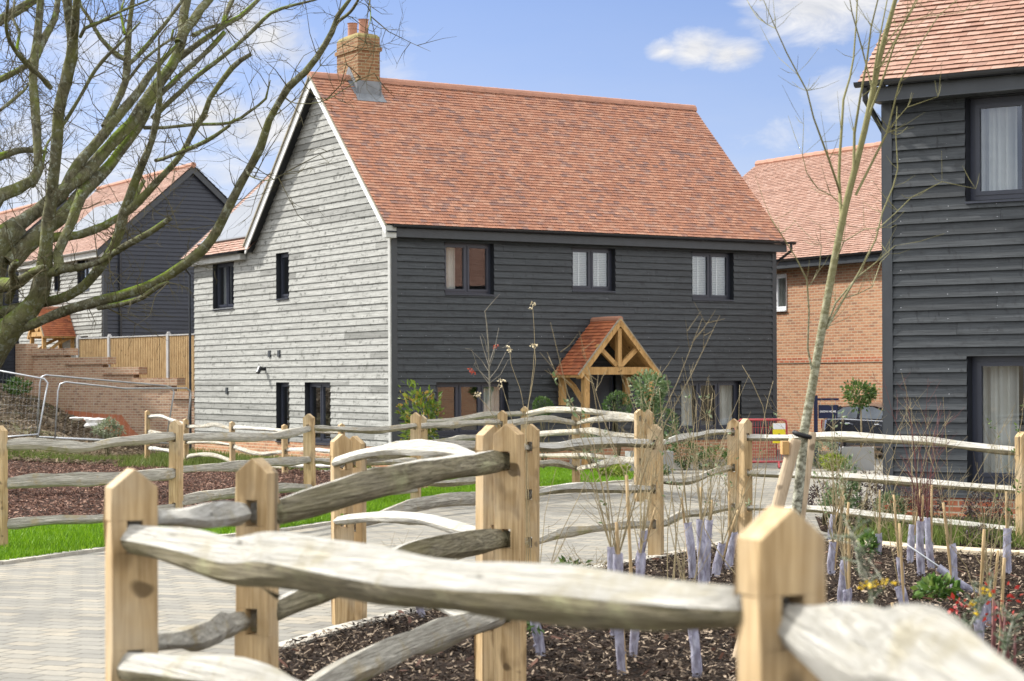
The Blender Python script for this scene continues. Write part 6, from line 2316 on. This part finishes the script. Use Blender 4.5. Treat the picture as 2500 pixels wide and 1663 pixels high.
def wall_u(px):
    """distance along the wall of a pixel column"""
    lo, hi = -2.0, LW + 2
    d = (wr.xy - wl.xy) / LW
    for _ in range(40):
        m = (lo + hi) / 2
        p = wl.xy + d * m
        x = CX0 + FPX * p.x / p.y
        if x < px:
            lo = m
        else:
            hi = m
    return (lo + hi) / 2, p.y


steps = [(66, 160, 852), (160, 252, 873), (252, 327, 897), (327, 419, 923), (419, 520, 955)]
body, cap_, dark_ = MB(), MB(), MB()
# left pier, a little taller than the wall
u0, d0 = wall_u(66)
u1, _ = wall_u(82)
zt = EYE - (839 - 931) / FPX * d0
body.box(((u0 + u1) / 2 - .1, -.06, (zt - .6) / 2 - .0), (u1 - u0 + .2, .44, zt + .6))
for a, b, ytop in steps:
    ua, da = wall_u(a if a > 66 else 80)
    ub, db = wall_u(b)
    z = EYE - (ytop - (926 - (a - 1250) * ROLL)) / FPX * da
    body.box(((ua + ub) / 2, .1, (z - .22 - 1.0) / 2), (ub - ua, .215, z - .22 + 1.0))
    over = .32
    cap_.box(((ua - .01 + ub) / 2, .08, z - .11), (ub - ua - .012, .30, .215))
    dark_.box((ub + over / 2, .08, z - .11), (over - .002, .298, .213))
w1 = body.build('wall_body', M_['brown brick'], root)
cap_.build('coping', M_['brown brick'], root)
dark_.build('coping_end', M_['brown brick'], root)
f = MB()
ua, _ = wall_u(160)
ub, _ = wall_u(345)
f.poly((ua, -.012, .3), (ub, -.012, -.6), (ub, -.012, .0), ((ua * .12 + ub * .88), -.012, .22), ((ua * .25 + ub * .75), -.012, .62), ((ua * .6 + ub * .4), -.012, .66), (ua, -.012, .76))
f.build('footing', M_['render footing'], root, recalc=False)

fr_, fl_ = at(470, 838, 57.0), at(192, 830, 62.0)
yawf = math.atan2(fr_.y - fl_.y, fr_.x - fl_.x)
root = empty('panel_fence', (fl_.x, fl_.y, 0), yawf, 'new timber panel fence with pale concrete posts behind the stepped brick wall', 'fence')
LF = (fr_.xy - fl_.xy).length
dF = (fr_.xy - fl_.xy) / LF
zt = fl_.z


def fu(px):
    lo, hi = -1.0, LF + 1
    for _ in range(40):
        m = (lo + hi) / 2
        p = fl_.xy + dF * m
        if CX0 + FPX * p.x / p.y < px:
            lo = m
        else:
            hi = m
    return lo


us = [fu(192), fu(268), fu(412), LF + 1.6]
for k, u in enumerate(us[:3]):
    m = MB()
    m.box((u, 0, zt / 2), (.11, .11, zt + .2))
    m.box((u, 0, zt + .125), (.07, .07, .05))
    m.build('concrete_post', M_['concrete'], root)
for a, b in zip(us, us[1:]):
    m = MB()
    x = a + .06
    r = random.Random(int(a * 100))
    while x < b - .07:
        w_ = min(.115, b - .06 - x)
        z1 = zt + .02 + r.uniform(-.005, .005)
        m.hexa([Vector((x, -.012, .3)), Vector((x + w_, -.030, .3)), Vector((x + w_, -.012, .3)), Vector((x, .004, .3)), Vector((x, -.012, z1)), Vector((x + w_, -.030, z1)), Vector((x + w_, -.012, z1)), Vector((x, .004, z1))])
        x += .10
    pn = m.build('panel', M_['fence panel wood'], root)
    m = MB()
    m.box(((a + b) / 2, -.012, zt + .045), (b - a - .12, .06, .035))
    m.build('capping', M_['concrete'], pn)

for lab, P, base_y in (
        ('steel mesh site fence panel leaning left of the soil bank', [(93, 1066, 44.4), (112, 960, 45.2), (117, 935, 45.3), (108, 925, 45.3), (-70, 893, 46.2), (-82, 900, 46.2), (-84, 1080, 46.0)], 0),
        ('upright steel mesh site fence panel with a long top rail, middle of three', [(90, 1072, 45.6), (98, 935, 45.6), (102, 920, 45.6), (112, 916, 45.6), (405, 942, 48.6), (420, 947, 48.7), (425, 958, 48.7), (404, 1085, 48.6)], 0),
        ('front steel mesh site fence panel with a bent top rail', [(134, 1075, 44.6), (142, 955, 44.8), (147, 938, 44.8), (160, 933, 44.8), (305, 949, 46.0), (455, 948, 48.2), (464, 954, 48.3), (466, 963, 48.3), (452, 1090, 48.2)], 0)):
    Q = [at(*p) for p in P]
    o = Vector((Q[0].x, Q[0].y, terr(Q[0].x, Q[0].y)))
    root = empty('site_fence_panel', o, 0, lab, 'site fence', None)
    m = MB()
    T = [q - o for q in Q]
    m.tube(T, .021, 7)
    m.tube([T[0] + Vector((0, 0, .05)), T[-1] + Vector((0, 0, .05))], .021, 7)
    m.build('frame', M_['galvanised steel'], root, smooth=True)
    m = MB()
    top0, top1 = (T[3], T[4]) if len(T) == 7 else ((T[3], T[4]) if len(T) == 8 else (T[3], T[5]))
    b0, b1 = T[0] + Vector((0, 0, .05)), T[-1] + Vector((0, 0, .05))
    n = 20
    for k in range(1, n):
        m.tube([b0.lerp(b1, k / n), top0.lerp(top1, k / n)], .0009, 3, cap=False)
    for k in range(1, 8):
        m.tube([b0.lerp(T[3], k / 8), b1.lerp(top1, k / 8)], .0009, 3, cap=False)
    m.build('mesh', M_['galvanised steel'], root, recalc=False)
for lab, x, y, d, s, sd in (('crumpled white bag on the soil by the orange wall footing', 233, 1032, 50.4, .17, 1), ('flat white scrap of sheeting on the soil, left of the crumpled bag', 190, 1022, 51.0, .13, 2)):
    c = at(x, y, d)
    c.z = max(c.z, terr(c.x, c.y) + .05)
    b = bmesh.new()
    bmesh.ops.create_icosphere(b, subdivisions=3, radius=s)
    r = random.Random(sd)
    ph = [r.uniform(0, 6) for _ in range(6)]
    for v in b.verts:
        n = 1 + .28 * math.sin(v.co.x * 22 + ph[0]) * math.sin(v.co.y * 19 + ph[1]) + .2 * math.sin(v.co.z * 31 + ph[2]) + r.uniform(-.06, .06)
        v.co = Vector((v.co.x * 1.5 * n, v.co.y * n, v.co.z * (.75 if sd == 1 else .35) * n))
    me = bpy.data.meshes.new('plastic_bag')
    b.to_mesh(me)
    b.free()
    me.materials.append(M_['plaster bag'])
    o = bpy.data.objects.new('plastic_bag', me)
    COL.objects.link(o)
    o.location = c
    tag(o, lab, 'bag')

# ------------------------------------------------------------------ red barrier, show home sign, parked car
bd = 40.2
c = gpt(1873, 1140, bd)
root = empty('pedestrian_barrier', c, R(6), 'red plastic pedestrian barrier with a yellow and white notice by the house corner', 'barrier')
m = MB()
hw, hz0, hz1 = .42, .14, 1.02
m.tube([(-hw - .25, 0, hz0), (-hw - .25, 0, hz1 - .1), (-hw - .15, 0, hz1), (hw - .1, 0, hz1), (hw - .02, 0, hz1 - .03), (hw, 0, hz1 - .12), (hw, 0, hz0), (-hw - .25, 0, hz0)], .026, 8)
m.build('frame', M_['red plastic'], root, smooth=True)
m = MB()
for k in range(19):
    x = -hw - .21 + k * .055
    m.tube([(x, 0, hz0), (x, 0, hz1)], .0055, 5, cap=False)
for z in (.4, .65, .86):
    m.tube([(-hw - .25, 0, z), (hw, 0, z)], .0055, 5, cap=False)
m.build('mesh', M_['red plastic'], root)
for x in (-.35, .25):
    m = MB()
    m.tube([(x, 0, hz0), (x - .05, -.24, .02)], .022, 6)
    m.tube([(x, 0, hz0), (x + .05, .24, .02)], .022, 6)
    m.build('foot', M_['red plastic'], root)
m = MB()
m.box((.25, -.032, .74), (.27, .012, .42))
nt = m.build('notice', M_['yellow sign'], root)
m = MB()
m.box((.25, -.040, .885), (.265, .006, .125))
m.build('notice_header', M_['white upvc'], nt)
m = MB()
m.lathe([(.028, 0), (.03, .005), (.001, .006)], (0, 0, 0), 12, Matrix.Translation((.25, -.040, .70)) @ Matrix.Rotation(R(90), 4, 'X'))
m.build('notice_symbol', M_['navy paint'], nt)

sd_ = 43.0
c = gpt(1992, 1085, sd_)
root = empty('hanging_sign', c, R(4), 'navy hanging sign on a post reading SHOW HOME in white letters', 'sign')
pz = EYE - (967 - 922.6) / FPX * sd_ - c.z
m = MB()
m.box((0, 0, pz / 2), (.075, .075, pz))
m.box((0, 0, pz + .008), (.09, .09, .016))
m.build('post', M_['navy paint'], root)
m = MB()
m.box((.27, 0, pz - .075), (.50, .05, .05))
m.build('arm', M_['navy paint'], root)
bz = pz - .35
m = MB()
m.box((.275, 0, bz), (.43, .022, .30))
bo = m.build('board', M_['navy paint'], root)
m = MB()
for x in (.10, .45):
    m.tube([(x, 0, pz - .10), (x, 0, bz + .15)], .006, 5)
m.build('hangers', M_['galvanised steel'], root)
cu = bpy.data.curves.new('lettering', 'FONT')
cu.body = 'SHOW HOME'
cu.align_x, cu.align_y = 'CENTER', 'CENTER'
cu.size = .060
cu.extrude = .002
cu.offset = .0014
to = bpy.data.objects.new('lettering_tmp', cu)
COL.objects.link(to)
dg = bpy.context.evaluated_depsgraph_get()
me = bpy.data.meshes.new_from_object(to.evaluated_get(dg))
bpy.data.objects.remove(to)
me.materials.clear()
me.materials.append(M_['white letters'])
lo_ = bpy.data.objects.new('lettering', me)
COL.objects.link(lo_)
lo_.parent = bo
lo_.rotation_euler = (R(90), 0, 0)
lo_.location = (.275, -.0145, bz)


def car(c, rz, label):
    """hatchback: forward is local +x, the origin on the ground below the rear axle"""
    root = empty('parked_car', c, rz, label, 'car')
    # body lofted from cross sections: (x, half width, z sill, z belt, half width at belt)
    sec = [(-.78, .60, .42, .80, .56), (-.72, .76, .30, .93, .72), (-.45, .84, .22, .97, .80), (.2, .87, .20, .965, .83), (1.2, .875, .20, .945, .83), (2.0, .87, .20, .925, .82), (2.55, .86, .21, .905, .78), (3.05, .80, .24, .82, .70), (3.28, .66, .34, .70, .58), (3.34, .50, .42, .60, .46)]
    V, F_ = [], []
    for x, hwd, z0, z1, hb in sec:
        zm = z0 + (z1 - z0) * .55
        for y, z in ((-hwd * .92, z0), (-hwd, z0 + .12), (-hwd, zm), (-hb - .02, z1 - .04), (-hb + .03, z1), (0, z1 + .015), (hb - .03, z1), (hb + .02, z1 - .04), (hwd, zm), (hwd, z0 + .12), (hwd * .92, z0)):
            V.append((x, y, z))
    n = 11
    for k in range(len(sec) - 1):
        for j in range(n - 1):
            a = k * n + j
            F_.append((a, a + 1, a + n + 1, a + n))
        F_.append((k * n, k * n + n, k * n + n + n - 1, k * n + n - 1))
    F_.append(tuple(range(n)))
    F_.append(tuple(range((len(sec) - 1) * n, len(sec) * n)))
    mesh_obj('body', V, F_, M_['car paint'], root, smooth=True)
    # roof and pillars
    V, F_ = [], []
    rs = [(-.62, .70, .98, .60), (-.42, .66, 1.17, .53), (-.15, .64, 1.30, .46), (.5, .64, 1.35, .44), (1.1, .64, 1.33, .44), (1.55, .65, 1.24, .52), (2.15, .74, .95, .70)]
    for x, h1, z, h2 in rs:
        for y, zz in ((-h1, z - .06), (-h2, z), (0, z + .02), (h2, z), (h1, z - .06)):
            V.append((x, y, zz))
    for k in range(len(rs) - 1):
        if 0 < k < 4:
            pass
        for j in range(4):
            a = k * 5 + j
            F_.append((a, a + 1, a + 6, a + 5))
    mesh_obj('roof', V, F_, M_['car paint'], root, smooth=True)
    for s in (-1, 1):
        g = MB()
        for win in ([(-.30, .98), (-.16, 1.14), (.02, 1.23), (.55, 1.265), (.62, .97)], [(.70, .97), (.64, 1.265), (1.06, 1.25), (1.40, 1.17), (1.90, .955)]):
            P = [Vector((x, s * (.80 - (z - .95) * .37), z)) for x, z in win]
            g.poly(*P)
        g.build('side_window', M_['car glass'], root, recalc=False)
        for (a, b) in (((-.60, .96), (-.20, 1.26)), ((.65, .95), (.60, 1.30)), ((2.1, .93), (1.5, 1.23)), ((-.38, .97), (-.10, 1.25))):
            p = MB()
            p.bar((a[0], s * .792, a[1]), (b[0], s * .655, b[1]), .05, .05, up=(0, 1, 0))
            p.build('pillar', M_['car paint'], root)
        h = MB()
        h.tube([(.30, s * .885, .84), (.47, s * .885, .845)], .016, 6)
        h.build('door_handle', M_['chrome'], root)
        h = MB()
        h.tube([(1.35, s * .885, .83), (1.50, s * .885, .835)], .016, 6)
        h.build('door_handle', M_['chrome'], root)
        t = MB()
        t.box((-.74, s * .62, .80), (.10, .20, .20))
        t.build('tail_light', M_['lamp lens'], root)
        h = MB()
        h.box((1.78, s * .92, 1.0), (.10, .18, .12))
        h.build('door_mirror', M_['car paint'], root)
        h = MB()
        h.bar((-.3, s * .872, .30), (2.9, s * .872, .30), .012, .03)
        h.build('sill_trim', M_['chrome'], root)
        for x in (0.0, 2.52):
            M = Matrix.Translation((x, s * .80, .315)) @ Matrix.Rotation(R(90) * (1 if s < 0 else -1), 4, 'X')
            w_ = MB()
            w_.lathe([(.30, -.09), (.315, -.06), (.315, .06), (.30, .085), (.225, .088), (.225, .03), (.05, .03)], (0, 0, 0), 24, M)
            wo_ = w_.build('wheel', M_['tyre'], root, smooth=False)
            al = MB()
            al.lathe([(.225, .05), (.225, .092), (.205, .094), (.20, .06)], (0, 0, 0), 24, M)
            for k in range(5):
                a = 2 * math.pi * k / 5
                for o_ in (-.09, .09):
                    al.bar(M @ Vector((.03 * math.cos(a), .03 * math.sin(a), .075)), M @ Vector((.21 * math.cos(a + o_), .21 * math.sin(a + o_), .088)), .022, .022)
            al.lathe([(.05, .05), (.05, .09), (.03, .095)], (0, 0, 0), 12, M)
            al.build('rim', M_['chrome'], wo_)
    g = MB()
    g.poly((-.635, -.58, .99), (-.635, .58, .99), (-.43, .52, 1.215), (-.43, -.52, 1.215))
    g.build('rear_window', M_['car glass'], root, recalc=False)
    g = MB()
    g.poly((2.13, -.66, .98), (2.13, .66, .98), (1.58, .54, 1.31), (1.58, -.54, 1.31))
    g.build('windscreen', M_['car glass'], root, recalc=False)
    return root


cp = at(2046, 1105, 47.2)
hd = Vector((math.cos(YAW - math.pi / 2), math.sin(YAW - math.pi / 2), 0))
cc = Vector((cp.x, cp.y, 0)) + Vector((math.cos(YAW), math.sin(YAW), 0)) * .86
cc.z = terr(cc.x, cc.y) - .005
car(cc, YAW - math.pi / 2, 'dark hatchback car parked by the brick house, partly hidden by the right house')
